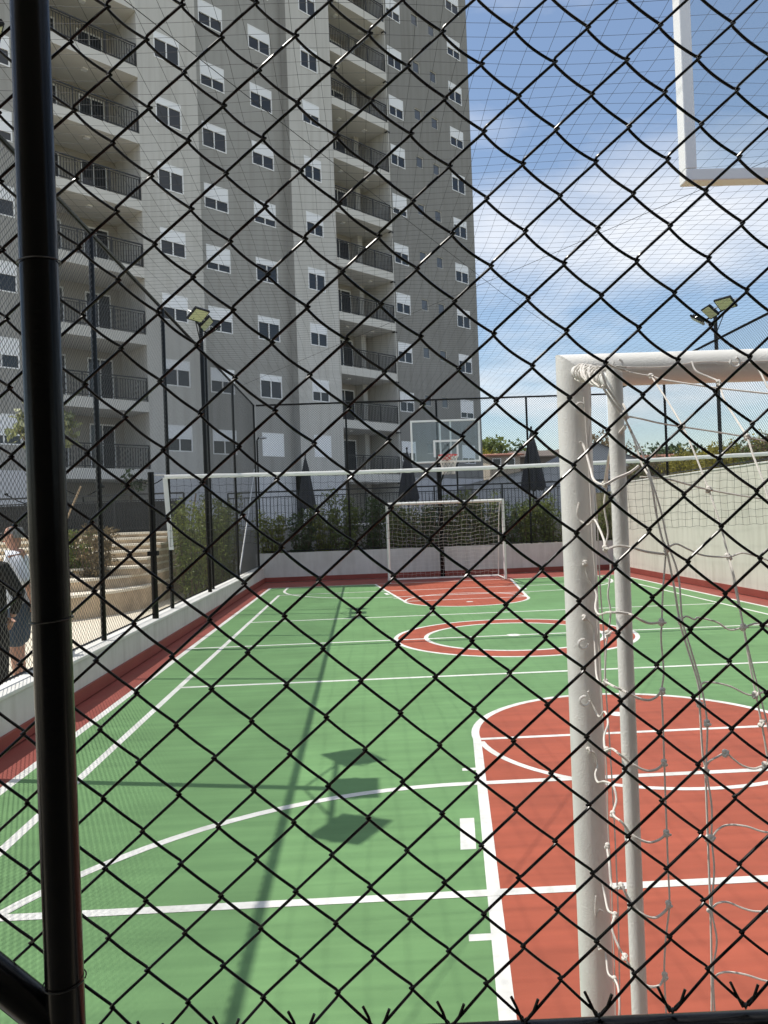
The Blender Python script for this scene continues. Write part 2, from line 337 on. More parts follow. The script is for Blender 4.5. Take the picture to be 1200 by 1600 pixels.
def strip(name, pts, w, lvl, m, closed=False):
    P = [Vector((x, y)) for x, y in pts]; n = len(P); Lp = []; Rp = []
    for i in range(n):
        a = P[(i+1) % n] if closed or i < n-1 else P[i]; b_ = P[i-1] if closed or i > 0 else P[i]
        d = (a-b_).normalized(); q = Vector((-d.y, d.x))*w/2; Lp.append(P[i]+q); Rp.append(P[i]-q)
    mb = MB()
    for i in range(n if closed else n-1):
        j = (i+1) % n; z = 0.0003*lvl
        mb.quad((Rp[i].x, Rp[i].y, z), (Rp[j].x, Rp[j].y, z), (Lp[j].x, Lp[j].y, z), (Lp[i].x, Lp[i].y, z))
    return mb.build(name, m, court)
OXL, OXR, OYN, OYF = CX-4.50, CX+4.52, 2*CY-19.95, 19.95
rect('green_paint', OXL, OXR, OYN, OYF, 1, 'green')
LW = 0.06
rect('sideline', OXL-LW, OXL+0.01, OYN-LW, OYF+LW, 2, 'line'); rect('sideline', OXR-0.01, OXR+LW, OYN-LW, OYF+LW, 2, 'line')
rect('baseline', OXL+0.01, OXR-0.01, OYF, OYF+LW, 2, 'line'); rect('baseline', OXL+0.01, OXR-0.01, OYN-LW, OYN, 2, 'line')
VX0, VX1, VY0, VY1 = CX-4.08, CX+4.1, CY-7.25, CY+7.25
rect('volleyball_sideline', VX0-0.03, VX0+0.03, VY0, VY1, 3, 'line'); rect('volleyball_sideline', VX1-0.03, VX1+0.03, VY0, VY1, 3, 'line')
def arc(cx, cy, r, a0, a1, n=40): return [(cx+r*math.cos(R(a0+(a1-a0)*i/n)), cy+r*math.sin(R(a0+(a1-a0)*i/n))) for i in range(n+1)]
for sgn in (1, -1):                 # near half, far half
    fy = (lambda y: y) if sgn > 0 else (lambda y: 2*CY-y)
    fl = lambda pts: [(x, fy(y)) for x, y in pts]
    yb = OYN; KC = 2.06
    hw = lambda y: 1.25+(5.8-y)*(1.63-1.25)/(5.8-2.6)
    outline = [(KC-hw(yb), yb), (KC-hw(5.8), 5.8)]+arc(KC, 5.8, 1.25, 180, 0)+[(KC+hw(yb), yb)]
    sheet('key_area', fl(outline) if sgn > 0 else fl(outline)[::-1], 2, 'red')
    strip('key_line', fl([(x, y) for x, y in outline]), LW, 4, 'line')
    strip('free_throw_line', fl([(KC-1.22, 5.8), (KC+1.22, 5.8)]), 0.05, 5, 'line')
    strip('free_throw_arc', fl(arc(KC, 5.8, 1.23, 183, 357)), 0.05, 6, 'line')
    ga = [(KC-4.02, yb), (KC-4.02, 2.2)]+arc(KC-1.45, 2.28, 2.57, 180, 90, 24)+arc(KC+1.45, 2.28, 2.57, 90, 0, 24)+[(KC+4.02, yb)]
    strip('goal_area_line', fl(ga), LW, 7, 'line')
    MB().disc((KC, fy(6.33)), 0.07, 0.0003*9).build('penalty_mark', 'line', court)
    rect('volleyball_end_line', VX0-0.03, VX1+0.03, *sorted((fy(VY0-0.03), fy(VY0+0.03))), 8, 'line')
    rect('attack_line', VX0+0.03, VX1-0.03, *sorted((fy(8.14-0.03), fy(8.14+0.03))), 3, 'line')
    for sx in (-1, 1):
        for y0, y1, w_ in ((5.10, 5.15, 0.10), (3.90, 4.30, 0.08), (3.06, 3.11, 0.10), (2.2, 2.25, 0.10)):
            xe = KC+sx*(hw(y0)+LW/2+(0.035 if y1-y0 > 0.2 else -0.01)); xo = xe+sx*w_
            x0, x1 = sorted((xe, xo)); a, b_ = sorted((fy(y0), fy(y1)))
            sk = -sx*(hw(y0)-hw(y1)); lo, hi = (0, sk) if sgn > 0 else (sk, 0)
            sheet('lane_mark', [(x0+lo, a), (x1+lo, a), (x1+hi, b_), (x0+hi, b_)], 3, 'line')
rect('halfway_line', OXL, OXR, CY-0.03, CY+0.03, 5, 'line')
# centre circle: white ring, red ring, white ring
CC = (2.06, 10.69)
strip('centre_ring', arc(*CC, 1.43, 0, 360, 72)[:-1], 0.40, 2, 'red', True)
strip('centre_ring_line', arc(*CC, 1.645, 0, 360, 72)[:-1], 0.06, 3, 'line', True)
strip('centre_ring_line', arc(*CC, 1.22, 0, 360, 72)[:-1], 0.06, 3, 'line', True)
MB().disc(CC, 0.10, 0.0027).build('centre_spot', 'line', court)

# ================================================================== walls
def wall(name, label, x0, x1, y0, y1, h, m, cap=0.0, base=-0.05):
    t = thing(name, label, 'wall', ((x0+x1)/2, (y0+y1)/2, 0))
    MB().box(x0, x1, y0, y1, base, h).build('wall_body', m, t)
    if cap: MB().box(x0-0.012, x1+0.012, y0-0.012, y1+0.012, h+0.001, h+cap).build('coping', 'cap', t, bevel=0.006)
    return t
w = wall('low_wall', 'low grey plastered wall under the fence along the left side', XL-0.22, XL, 0.9, YB, 0.40, 'plaster', 0.035)
MB().box(XL, XL+0.03, 0.95, YB-0.02, 0.012, 0.13).build('red_skirting', 'red_dark', w)
w = wall('back_wall', 'grey plastered wall behind the far goal', XL-0.22, XR+0.02, YB, YB+0.2, 0.82, 'plaster', 0.0)
MB().box(XL+0.03, XR-0.03, YB-0.03, YB-0.001, 0.012, 0.14).build('red_skirting', 'red_dark', w)
w = wall('side_wall', 'tall sunlit cream wall along the right side of the court', XR, XR+0.22, 0.9, YB-0.001, 2.42, 'cream', 0.035)
MB().box(XR-0.03, XR-0.001, 0.95, YB-0.035, 0.012, 0.14).build('red_skirting', 'red_dark', w)
wall('front_wall', 'plastered wall carrying the nearest fence below the frame', -2.5, XR, 0.66, 0.86, 1.08, 'plaster', 0.0)

# ================================================================== fences round the court
def fence(name, label, a, b, z0, z1, posts, mesh_width):
    a = Vector(a); b = Vector(b); d = (b-a).normalized(); t = thing(name, label, 'fence', (a.x, a.y, z0))
    for s in posts: q = a+d*s; MB().cyl((q.x, q.y, z0), (q.x, q.y, z1), 0.030, 10).build('post', 'black_metal', t, True)
    for z, r in ((z1, 0.026), (z0+0.05, 0.012)):
        MB().cyl((a.x, a.y, z), (b.x, b.y, z), r, 8).build('top_rail' if z == z1 else 'bottom_wire', 'black_metal', t, True)
    chain_link('chain_link_mesh', (a.x, a.y, z0+0.03), (d.x, d.y, 0), (b-a).length, z1-z0-0.03, t)
    return t
XF = XL-0.13; XFR = XR+0.10; YF = YB+0.10
lf = fence('side_fence', 'tall black chain link fence standing on the low left wall', (XF, 1.0), (XF, YF), 0.435, ZT, [1.36, 7.78, 10.92, 14.18, 17.3, 20.9], 0)
MB().tube([(XF, 18.4, 0.5), (XF, 19.9, 1.72), (XF, 21.6, 3.2)], 0.018, 8).build('brace', 'galv', lf, True)
fence('back_fence', 'tall black chain link fence standing on the back wall', (XF+0.06, YF), (XFR-0.06, YF), 0.82, ZT, [2.55, 5.15, 7.75], 0)
fence('hillside_fence', 'black chain link fence on top of the tall cream right wall', (XFR, 1.0), (XFR, YF-0.05), 2.455, ZT, [1.5, 4.6, 7.8, 11.0, 17.0, 20.5], 0)

# overhead net
cn_t = thing('ceiling_net', 'thin dark square safety net stretched overhead above the court', 'net', (CX, CY, ZT))
def sag(x, y): return ZT-0.03-0.05*np.sin(np.pi*np.clip((x-XF)/(XFR-XF), 0, 1))-0.018*np.sin(x*2.3+y*0.9)-0.012*np.sin(y*3.1-x*1.3)
ys = np.arange(1.05, YF, 0.16); xs = np.linspace(XF, XFR, 60)
X, Y = np.meshgrid(xs, ys); Yw = Y+0.012*np.sin(X*2.7+Y*5)
strands('net_cord', np.stack([X, Yw, sag(X, Yw)], -1), 0.0016, 'net_cord', cn_t, (0, 1, 0), (0, 0, 1))
xs = np.arange(XF, XFR, 0.163); ys2 = np.linspace(1.05, YF, 120)
X, Y = np.meshgrid(xs, ys2, indexing='ij'); Xw = X+0.012*np.sin(Y*2.2+X*4)
strands('net_cord', np.stack([Xw, Y, sag(Xw, Y)], -1), 0.0016, 'net_cord', cn_t, (1, 0, 0), (0, 0, 1))
mb = MB()
mb.tube([(XF, 2.0, ZT), (-0.7, 6.05, ZT-0.06), (2.2, 11.3, ZT-0.09), (XFR, 20.0, ZT)], 0.003, 5); mb.tube([(XFR, 2.0, ZT), (2.2, 10.2, ZT-0.09), (XF, 19.0, ZT)], 0.003, 5)
mb.build('support_cable', 'net_cord', cn_t)

# ================================================================== floodlights
def floodlight(label, x, y, z0, inward, heads, ztop=5.50):
    t = thing('floodlight_pole', label, 'floodlight', (x, y, z0), 'floodlight poles on the court walls')
    MB().tube([(x, y, z0), (x, y, ztop)], 0.038, 10).build('pole', 'black_metal', t, True)
    for dy, rot, tilt in heads:
        f = Vector((inward*math.cos(rot), math.sin(rot), 0)); sd = Vector((-f.y, f.x, 0))
        c = Vector((x, y+dy, ztop+0.04))+f*0.10
        face = (f*math.cos(tilt)+Vector((0, 0, -1))*math.sin(tilt)).normalized(); up = sd.cross(face).normalized()
        if up.z < 0: up = -up
        h = MB().obox(c, sd*0.18, up*0.145, face*0.022).build('lamp_head', 'black_metal', t, bevel=0.006)
        MB().obox(c+face*0.0245, sd*0.158, up*0.122, face*0.002).build('lens', 'lamp_glass', h)
        fm = MB()
        for k in range(-3, 4): fm.obox(c-face*0.037+sd*0.042*k, sd*0.004, up*0.11, face*0.015)
        fm.build('cooling_fin', 'black_metal', h)
        br = MB(); br.tube([c+sd*0.19+up*0.02, c+sd*0.19-face*0.09-up*0.03, c-sd*0.19-face*0.09-up*0.03, c-sd*0.19+up*0.02], 0.009, 5).build('bracket', 'galv', h)
    ym = max(abs(h[0]) for h in heads)
    MB().tube([(x, y-ym-0.08, ztop-0.02), (x, y+ym+0.08, ztop-0.02)], 0.02, 8).build('cross_arm', 'black_metal', t, True)
    for s in (-1, 1): MB().tube([(x, y, ztop-0.42), (x, y+s*ym*0.8, ztop-0.03)], 0.010, 6).build('strut', 'galv' if s > 0 else 'black_metal', t, True)
    return t
HD = ((-0.58, -0.55, 0.95), (0.0, 0.0, 0.80), (0.58, 0.55, 0.95))
floodlight('black floodlight pole on the left wall in front of the building', XF+0.06, 14.55, 0.43, 1, HD, 5.45)
floodlight('black floodlight pole on the left wall nearest the camera, its shadow lying across the court', XF+0.06, 5.42, 0.43, 1, HD, 5.5)
floodlight('black floodlight pole on the cream right wall against the sky', XFR+0.08, 15.45, 2.45, -1, HD, 5.62)

# ================================================================== volleyball net
vt = thing('volleyball_net', 'volleyball net with white top tape stretched across mid court', 'net', (CX, CY, 0))
vx0, vx1 = -2.69, 6.98
def tz(x): q = (x-vx0)/(vx1-vx0); return 2.412-0.045*math.sin(math.pi*min(1, q*1.15)) + 0.03*q
n = 40; pts = [(vx0+(vx1-vx0)*i/n) for i in range(n+1)]; mb = MB()
for i, x in enumerate(pts):
    for j in range(10):
        a = 2*math.pi*j/10; mb.v.append((x, CY+0.020*math.sin(a)+0.005*math.sin(i*1.9), tz(x)-0.033+0.028*math.cos(a)+0.002*math.sin(i*2.7)))
for i in range(n):
    for j in range(10): a = i*10+j; c = i*10+(j+1) % 10; mb.f.append((a, c, c+10, a+10))
mb.build('top_tape', 'tape', vt, True)
MB().obox((-2.66, CY, 1.87), (0.027, 0, -0.5), (0, 0.006, 0), (0.032, 0, 0.0)).build('side_band', 'tape', vt)
MB().obox((vx1-0.02, CY, 1.9), (0, 0, -0.5), (0, 0.006, 0), (0.032, 0, 0.0)).build('side_band', 'tape', vt)
P = []; xs = np.arange(vx0+0.05, vx1, 0.10)
V1 = np.array([[(x+0.010*math.sin(z*9+x*5), CY+0.012*math.sin(x*3+z*4), z) for z in np.linspace(1.42, tz(x)-0.06, 14)] for x in xs])
strands('net_mesh', V1, 0.0022, 'net_cord', vt, (1, 0, 0), (0, 1, 0))
V2 = np.array([[(x, CY+0.012*math.sin(x*3+(1.42+0.1*k)*4), 1.42+(tz(x)-0.06-1.42)*k/9+0.008*math.sin(x*31+k)) for x in np.linspace(vx0+0.04, vx1-0.04, 190)] for k in range(10)])
strands('net_mesh', V2, 0.0022, 'net_cord', vt, (0, 1, 0), (0, 0, 1))
t = thing('net_post', 'black volleyball net post on the low left wall', 'post', (XL-0.06, CY, 0.43), 'volleyball net posts')
MB().cyl((XL-0.06, CY, 0.43), (XL-0.06, CY, 2.45), 0.045, 12).build('pole', 'black_metal', t, True)
MB().tube([(XL-0.02, CY, 2.41), (vx0, CY, 2.405)], 0.006, 6).build('tension_cord', 'white_cord', t); MB().box(XL-0.13, XL+0.0, CY-0.06, CY+0.06, 1.30, 1.36).build('clamp', 'black_metal', t)
t = thing('net_post', 'black volleyball net post by the cream wall', 'post', (XR-0.08, CY, 0.0), 'volleyball net posts')
MB().cyl((XR-0.08, CY, 0.0), (XR-0.08, CY, 2.5), 0.045, 12).build('pole', 'black_metal', t, True)

# ================================================================== far goal and hoop
def lin(a, b, n): return [tuple(np.array(a)+(np.array(b)-np.array(a))*i/n) for i in range(n+1)]
g = thing('soccer_goal', 'white goal with net standing at the far end of the court', 'goal', (2.15, 19.75, 0))
gx0, gx1, gy, gz = 0.665, 3.655, 19.76, 2.055
for x in (gx0, gx1): MB().cyl((x, gy, 0.02), (x, gy, gz+0.038), 0.038, 14).build('goal_post', 'goal_paint', g, True)
MB().cyl((gx0+0.03, gy, gz), (gx1-0.03, gy, gz), 0.038, 14).build('crossbar', 'goal_paint', g, True)
MB().cyl((gx0, gy+1.0, 0.04), (gx1, gy+1.0, 0.04), 0.025, 10).build('ground_bar', 'goal_paint', g, True)
for x in (gx0, gx1):
    MB().tube([(x, gy, 0.04), (x, gy+1.0, 0.04)], 0.02, 8).build('side_bar', 'goal_paint', g, True)
    MB().tube([(x, gy, gz-0.02), (x, gy+0.45, gz-0.06), (x, gy+0.62, gz-0.35), (x, gy+1.0, 0.05)], 0.012, 8).build('net_support', 'goal_paint', g, True)
def gnet(x, v):       # back sheet of the net: v 0 at crossbar .. 1 at ground bar, hanging in folds
    q = (x-gx0)/(gx1-gx0); d = 0.45*min(1, v*3)+0.5*v; z = (gz-0.02)*(1-v)
    z -= 0.12*math.sin(math.pi*q)*math.sin(math.pi*min(1, v*1.6)); return (x+0.015*math.sin(v*25+x*9), gy+0.04+d+0.02*math.sin(x*7+v*9), max(0.03, z+0.012*math.sin(x*14+v*6)))
V1 = np.array([[gnet(x, v) for v in np.linspace(0, 1, 26)] for x in np.linspace(gx0+0.03, gx1-0.03, 25)])
strands('net', V1, 0.0024, 'white_net', g, (1, 0, 0), (0, 1, 0))
V2 = np.array([[gnet(x, v) for x in np.linspace(gx0+0.03, gx1-0.03, 50)] for v in np.linspace(0.03, 0.97, 19)])
strands('net', V2, 0.0024, 'white_net', g, (0, 1, 0), (0, 0, 1))

def hoop(label, xc, yface, toward, zb, post_y, detail):
    t = thing('basketball_hoop', label, 'basketball hoop', (xc+0.06, post_y, 0), 'basketball hoops at the ends of the court')
    W2, Hh = 0.86, 1.06
    MB().box(xc+0.0, xc+0.12, post_y-0.06, post_y+0.06, 0, zb+0.55).build('post', 'black_metal', t, bevel=0.01)
    for zz_ in (zb+0.12, zb+0.45): MB().tube([(xc+0.06, post_y, zz_-0.05), (xc+0.06, yface-toward*0.06, zz_)], 0.03, 8).build('arm', 'black_metal', t, True)
    MB().tube([(xc+0.06, post_y, zb-0.5), (xc+0.06, yface-toward*0.06, zb+0.12)], 0.022, 8).build('brace', 'black_metal', t, True)
    bd = MB().box(xc-W2+0.03, xc+W2-0.03, yface-0.006, yface+0.006, zb+0.03, zb+Hh-0.03).build('backboard', 'acrylic', t)
    fr = MB(); e = 0.042; y0, y1 = sorted((yface-toward*0.045, yface+toward*0.012))
    fr.box(xc-W2, xc+W2, y0, y1, zb, zb+e); fr.box(xc-W2, xc+W2, y0, y1, zb+Hh-e, zb+Hh); fr.box(xc-W2, xc-W2+e, y0, y1, zb+e, zb+Hh-e); fr.box(xc+W2-e, xc+W2, y0, y1, zb+e, zb+Hh-e)
    fr.build('frame', 'white_paint', bd, bevel=0.004)
    rb = MB(); ya, yb_ = sorted((yface-toward*0.05, yface-toward*0.02))
    for sx in (-0.13, 0.13): rb.box(xc+sx-0.02, xc+sx+0.02, ya, yb_, zb+e, zb+Hh-e)
    rb.build('frame_rib', 'white_paint', bd)
    sq = MB(); ys_ = yface+toward*0.009; ya, yb_ = sorted((ys_-0.002, ys_+0.002)); a, z0, z1 = 0.31, zb+0.14, zb+0.56
    sq.box(xc-a, xc+a, ya, yb_, z1-0.05, z1); sq.box(xc-a, xc-a+0.05, ya, yb_, z0, z1-0.05); sq.box(xc+a-0.05, xc+a, ya, yb_, z0, z1-0.05)
    sq.build('target_square', 'white_paint', bd)
    zr = zb+0.15; yc = yface+toward*0.38
    MB().box(xc-0.12, xc+0.12, *sorted((yface+toward*0.012, yface+toward*0.15)), zr-0.09, zr+0.0).build('rim_plate', 'rim_red', t)
    rim = MB().tube([(xc+0.225*math.cos(q), yc+0.225*math.sin(q), zr) for q in np.linspace(0, 2*math.pi, 33)], 0.010, 8, False).build('rim', 'rim_red', t, True)
    loops = MB()
    for k in range(12):
        q = 2*math.pi*k/12; loops.blob((xc+0.225*math.cos(q), yc+0.225*math.sin(q), zr-0.045), 0.010, 0.010, 0.03, 6, 4)
    loops.build('net_loop', 'white_cord', rim, True)['kind'] = 'stuff'
    P = []
    for k in range(12):
        for s in (-1, 1):
            P.append([(xc+rr*math.cos(2*math.pi*(k+s*i*0.5)/12), yc+rr*math.sin(2*math.pi*(k+s*i*0.5)/12), zr-0.02-0.44*i/6) for i, rr in enumerate((0.225, 0.215, 0.195, 0.175, 0.158, 0.15, 0.158))])
    strands('hoop_net', np.array(P), 0.007, 'white_cord', t, (0.7, 0.7, 0), (0.3, -0.3, 0.9), 4)
    return t
hoop('basketball hoop with clear backboard behind the far goal', 2.15, 18.95, -1, 3.02, 21.45, True)
hoop('basketball hoop with clear white framed backboard overhead at upper right', 2.05, 2.72, 1, 2.845, 1.05, True)

# ================================================================== near goal
g = thing('soccer_goal', 'white goal with knotted net right behind the nearest fence', 'goal', (2.05, 1.8, 0))
NY = 1.80; ax_ = 0.511; bx_ = 3.60; tz_ = 2.022
MB().tube([(ax_, NY, 0.02), (ax_, NY, tz_-0.02), ], 0.0385, 28).build('goal_post', 'goal_paint', g, True)
MB().tube([(bx_, NY, 0.02), (bx_, NY, tz_-0.02)], 0.0385, 28).build('goal_post', 'goal_paint', g, True)
mb = MB(); k = len(mb.v)      # crossbar with mitred ends
ncs = 28
for xe, sx in ((ax_, 1), (bx_, -1)):
    for j in range(ncs):
        a = 2*math.pi*j/ncs; oz = 0.0385*math.cos(a); oy = 0.0385*math.sin(a); mb.v.append((xe-sx*oz, NY+oy, tz_+oz))
for j in range(ncs): j2 = (j+1) % ncs; mb.f.append((j, j2, ncs+j2, ncs+j))
mb.f.append(tuple(range(ncs))); mb.f.append(tuple(range(2*ncs-1, ncs-1, -1)))
mb.build('crossbar', 'goal_paint', g, True)
for xe, sx in ((ax_, 1), (bx_, -1)):      # corner pieces: the post meets the mitre
    mb = MB(); k = 0
    for j in range(ncs):
        a = 2*math.pi*j/ncs; ox = 0.0385*math.cos(a); oy = 0.0385*math.sin(a); mb.v += [(xe+ox, NY+oy, tz_-0.0205), (xe+ox, NY+oy, tz_-sx*ox-0.0004)]
    for j in range(ncs): q = (j+1) % ncs; mb.f.append((k+2*j, k+2*q, k+2*q+1, k+2*j+1))
    mb.build('post_mitre', 'goal_paint', g, True)
RY = 1.40; rx = 0.4745
for x in (rx, 2*2.05-rx):
    MB().tube([(x, RY, 0.03), (x, RY, 1.949)], 0.0142, 20).build('rear_post', 'goal_paint', g, True)
for s, x, xa in ((1, rx, ax_), (-1, 2*2.05-rx, bx_)): MB().tube([(x, RY+0.012, 1.930), (xa, NY-0.03, 2.015)], 0.014, 12).build('top_strut', 'goal_paint', g, True)
MB().tube([(rx, RY, 0.04), (2*2.05-rx, RY, 0.04)], 0.014, 10).build('ground_bar', 'goal_paint', g, True)
def smooth_path(P, n=6):
    P = [Vector(p) for p in P]; outp = []
    for i in range(len(P)-1):
        p0, p1, p2, p3 = P[max(i-1, 0)], P[i], P[i+1], P[min(i+2, len(P)-1)]
        for k in range(n):
            u_ = k/n; outp.append(0.5*((2*p1)+(p2-p0)*u_+(2*p0-5*p1+4*p2-p3)*u_*u_+(3*p1-p0-3*p2+p3)*u_**3))
    outp.append(P[-1]); return outp
# rope wound round the top strut
mb = MB()
A = Vector((rx+0.004, RY+0.05, 1.941)); B = Vector((ax_, NY-0.06, 2.008)); ax3 = (B-A).normalized(); e1 = ax3.cross(Vector((0, 0, 1))).normalized(); e2 = ax3.cross(e1)
mb.tube([A+(B-A)*(i/150)+(e1*math.cos(i*0.75)+e2*math.sin(i*0.75))*(0.0172+0.0016*math.sin(i*0.37)) for i in range(151)], 0.0027, 6)
for i in range(5):
    a0 = random.random()*6; mb.tube([A+(B-A)*q+(e1*math.cos(a0+q*5)+e2*math.sin(a0+q*5))*0.0195 for q in np.linspace(0.05+0.05*i, 0.95, 24)], 0.0024, 6)
mb.build('lashing_rope', 'white_cord', g, True)
# knotted net: strands followed on the photo, laid on the net's own planes (crossbar -> rear frame)
cord = MB(); knots = MB()
def net_path(pix, Ys, r=0.0022, n=6, kn=()):
    r *= 0.86
    if not hasattr(Ys, '__len__'): Ys = [Ys]*len(pix)
    P = [atY(px, py, y_) for (px, py), y_ in zip(pix, Ys)]
    SP = smooth_path(P, n)
    if min(py for px, py in pix) != max(py for px, py in pix) and pix[-1][0]-pix[0][0] > 40:      # strands running to the rear net pass round the front of the rear post
        for i, q in enumerate(SP):
            k_ = q.x/q.y
            if 0.322 < k_ < 0.356 and q.y > 1.377-r: SP[i] = CP+(q-CP)*((1.377-r)/q.y)
    cord.tube(SP, r, 6)
    for i in kn:
        c = P[i]
        for dz in (-0.003, 0.003): knots.blob((c.x+random.uniform(-.002, .002), c.y, c.z+dz), 0.0058, 0.0055, 0.0046, 8, 6)
        d1 = Vector((random.uniform(-1, 1), random.uniform(-.4, .4), random.uniform(-1, 1))).normalized()*0.0062
        knots.tube([c-d1+Vector((0, -.003, 0)), c+Vector((0, -.0065, 0)), c+d1+Vector((0, -.003, 0))], 0.0023, 6)
F_, S_, T_ = 1.755, 1.58, 1.385    # front post, half-way along the side, rear plane
# strands fanning down from the crossbar to the rear of the goal
net_path([(945, 566), (962, 574), (990, 583), (1018, 588), (1040, 594), (1120, 606), (1210, 616)], [F_, 1.74, 1.73, 1.72, 1.70, 1.64, 1.58], 0.0023, 6, (3,))
net_path([(1018, 588), (1040, 622), (1067, 667), (1088, 715), (1107, 765), (1124, 815), (1138, 870), (1150, 925), (1162, 980)], [1.72, 1.64, 1.55, 1.50, 1.46, 1.43, 1.41, 1.40, 1.39], 0.0022, 6, (2, 4, 6, 8))
net_path([(1081, 565), (1088, 580), (1110, 590), (1123, 598), (1132, 625), (1150, 655), (1167, 683), (1178, 715), (1195, 760), (1212, 830)], [F_, 1.74, 1.72, 1.70, 1.65, 1.60, 1.55, 1.52, 1.48, 1.44], 0.0024, 6, (3, 6))
net_path([(1170, 566), (1182, 572), (1196, 598), (1215, 640)], [F_, 1.74, 1.70, 1.66], 0.0024)
net_path([(978, 650), (1000, 654), (1030, 661), (1067, 667), (1120, 675), (1167, 683), (1210, 692)], [1.50, 1.50, 1.52, 1.55, 1.55, 1.55, 1.55], 0.0022, 6, (0,))
net_path([(977, 655), (990, 685), (1003, 725), (1017, 753), (1025, 800), (1034, 840), (1041, 858), (1052, 910), (1062, 970), (1070, 1000), (1090, 1065), (1093, 1100), (1098, 1180), (1102, 1205), (1106, 1310), (1110, 1420), (1112, 1520), (1112, 1600)], [1.50, 1.46, 1.43]+[1.39]*15, 0.0023, 6, (6, 8, 11, 13, 14, 15))
net_path([(977, 655), (995, 690), (1008, 720), (1020, 757), (1033, 800), (1044, 850), (1060, 900), (1066, 968), (1078, 1010), (1095, 1070), (1105, 1130), (1104, 1200), (1112, 1260), (1112, 1310), (1116, 1360), (1112, 1420), (1120, 1470), (1114, 1520), (1118, 1600)], [1.50, 1.45, 1.42]+[1.38]*16, 0.0020, 6, (10, 13))
net_path([(1041, 858), (1036, 920), (1034, 972), (1033, 1000), (1037, 1050), (1034, 1080), (1036, 1130), (1038, 1192), (1040, 1250), (1042, 1302), (1044, 1360), (1046, 1413), (1040, 1470), (1038, 1525), (1042, 1600)], 1.388, 0.0019, 6, (2, 5, 7, 9, 11, 13))
net_path([(1162, 980), (1172, 1040), (1190, 1130), (1200, 1190), (1210, 1260)], 1.39, 0.0020, 6, (2,))
net_path([(1138, 870), (1148, 905), (1163, 985), (1176, 1042), (1196, 1120), (1212, 1195)], [1.41]+[1.385]*5, 0.0018)
# horizontals, slack between the knots
net_path([(1041, 858), (1056, 850), (1075, 858), (1100, 868), (1138, 870), (1160, 864), (1185, 870), (1212, 880)], 1.39, 0.0021)
net_path([(1000, 745), (1040, 748), (1075, 757), (1107, 765), (1150, 773), (1210, 782)], [1.42, 1.42, 1.44, 1.46, 1.46, 1.46], 0.0021)
net_path([(1062, 970), (1072, 963), (1085, 968), (1092, 965), (1120, 972), (1140, 984), (1162, 980), (1185, 974), (1212, 985)], 1.388, 0.0021)
net_path([(1093, 1080), (1097, 1068), (1112, 1066), (1140, 1072), (1165, 1084), (1180, 1086), (1196, 1080), (1212, 1078)], 1.386, 0.0021, 6, (5,))
net_path([(1102, 1200), (1108, 1190), (1122, 1182), (1134, 1177), (1146, 1186), (1160, 1196), (1178, 1201), (1196, 1196), (1212, 1200)], 1.386, 0.0022, 6, (3, 7))
net_path([(1112, 1310), (1122, 1296), (1138, 1289), (1165, 1291), (1190, 1299), (1212, 1302)], 1.386, 0.0021)
net_path([(1112, 1420), (1122, 1411), (1138, 1410), (1160, 1419), (1180, 1424), (1212, 1424)], 1.386, 0.0021)
net_path([(1114, 1530), (1124, 1521), (1140, 1519), (1165, 1523), (1190, 1531), (1212, 1536)], 1.386, 0.0021)
# side panel between the front post and the rear post
for pts in ([(912, 620), (916, 670), (918, 700), (924, 800), (926, 850), (930, 900), (934, 985), (938, 1050), (942, 1120), (948, 1210), (950, 1290), (955, 1370), (957, 1440), (960, 1510), (962, 1600)],
            [(921, 585), (923, 640), (920, 700), (930, 770), (934, 830), (938, 920), (944, 1000), (947, 1080), (952, 1150), (958, 1250), (962, 1330), (966, 1430), (969, 1600)]):
    net_path(pts, F_, 0.0019)
net_path([(934, 573), (940, 600), (955, 625), (970, 645), (978, 657)], [1.70, 1.60, 1.48, 1.375, 1.37], 0.0026)
net_path([(938, 573), (946, 600), (960, 622), (973, 640), (979, 656)], [1.70, 1.60, 1.47, 1.372, 1.37], 0.0026)
net_path([(943, 573), (950, 595), (962, 615), (976, 636), (979, 655)], [1.70, 1.60, 1.46, 1.372, 1.37], 0.0024)
net_path([(906, 690), (912, 697), (922, 730), (928, 750), (944, 757), (962, 748), (985, 738), (998, 728)], [F_, 1.75, 1.70, 1.62, 1.56, 1.45, 1.374, 1.37], 0.0031, 6, (4,))
net_path([(978, 664), (962, 685), (953, 705), (947, 735), (944, 757)], [1.372, 1.40, 1.46, 1.52, 1.56], 0.0026)
net_path([(978, 668), (958, 695), (951, 720), (948, 757), (944, 790), (950, 830), (946, 857), (954, 880), (952, 910), (950, 930), (954, 957), (950, 990), (947, 1010), (945, 1063)], [1.372, 1.42, 1.5]+[1.56]*11, 0.0022, 6, (6, 11))
net_path([(905, 785), (902, 800), (906, 812), (918, 820), (928, 812), (936, 825), (944, 845), (946, 857), (965, 853), (985, 855), (1010, 862), (1038, 866)], [F_, F_, F_, 1.74, 1.72, 1.66, 1.6, 1.56, 1.45, 1.372, 1.38, 1.39], 0.0027, 6, (4,))
net_path([(914, 880), (918, 900), (926, 914), (932, 930), (930, 950), (936, 960), (948, 957), (966, 957), (985, 960), (1000, 968), (1015, 974), (1034, 972)], [F_, F_, F_, 1.74, 1.7, 1.64, 1.57, 1.45, 1.372, 1.38, 1.39, 1.39], 0.0027, 6, (0,))
net_path([(912, 965), (922, 972), (928, 990), (930, 1020), (932, 1055), (938, 1068), (946, 1066), (958, 1072), (975, 1080), (995, 1090), (1012, 1094), (1024, 1090), (1034, 1080)], [F_, F_, F_, 1.74, 1.7, 1.64, 1.57, 1.45, 1.372, 1.38, 1.39, 1.39, 1.388], 0.0027, 6, (0, 6))
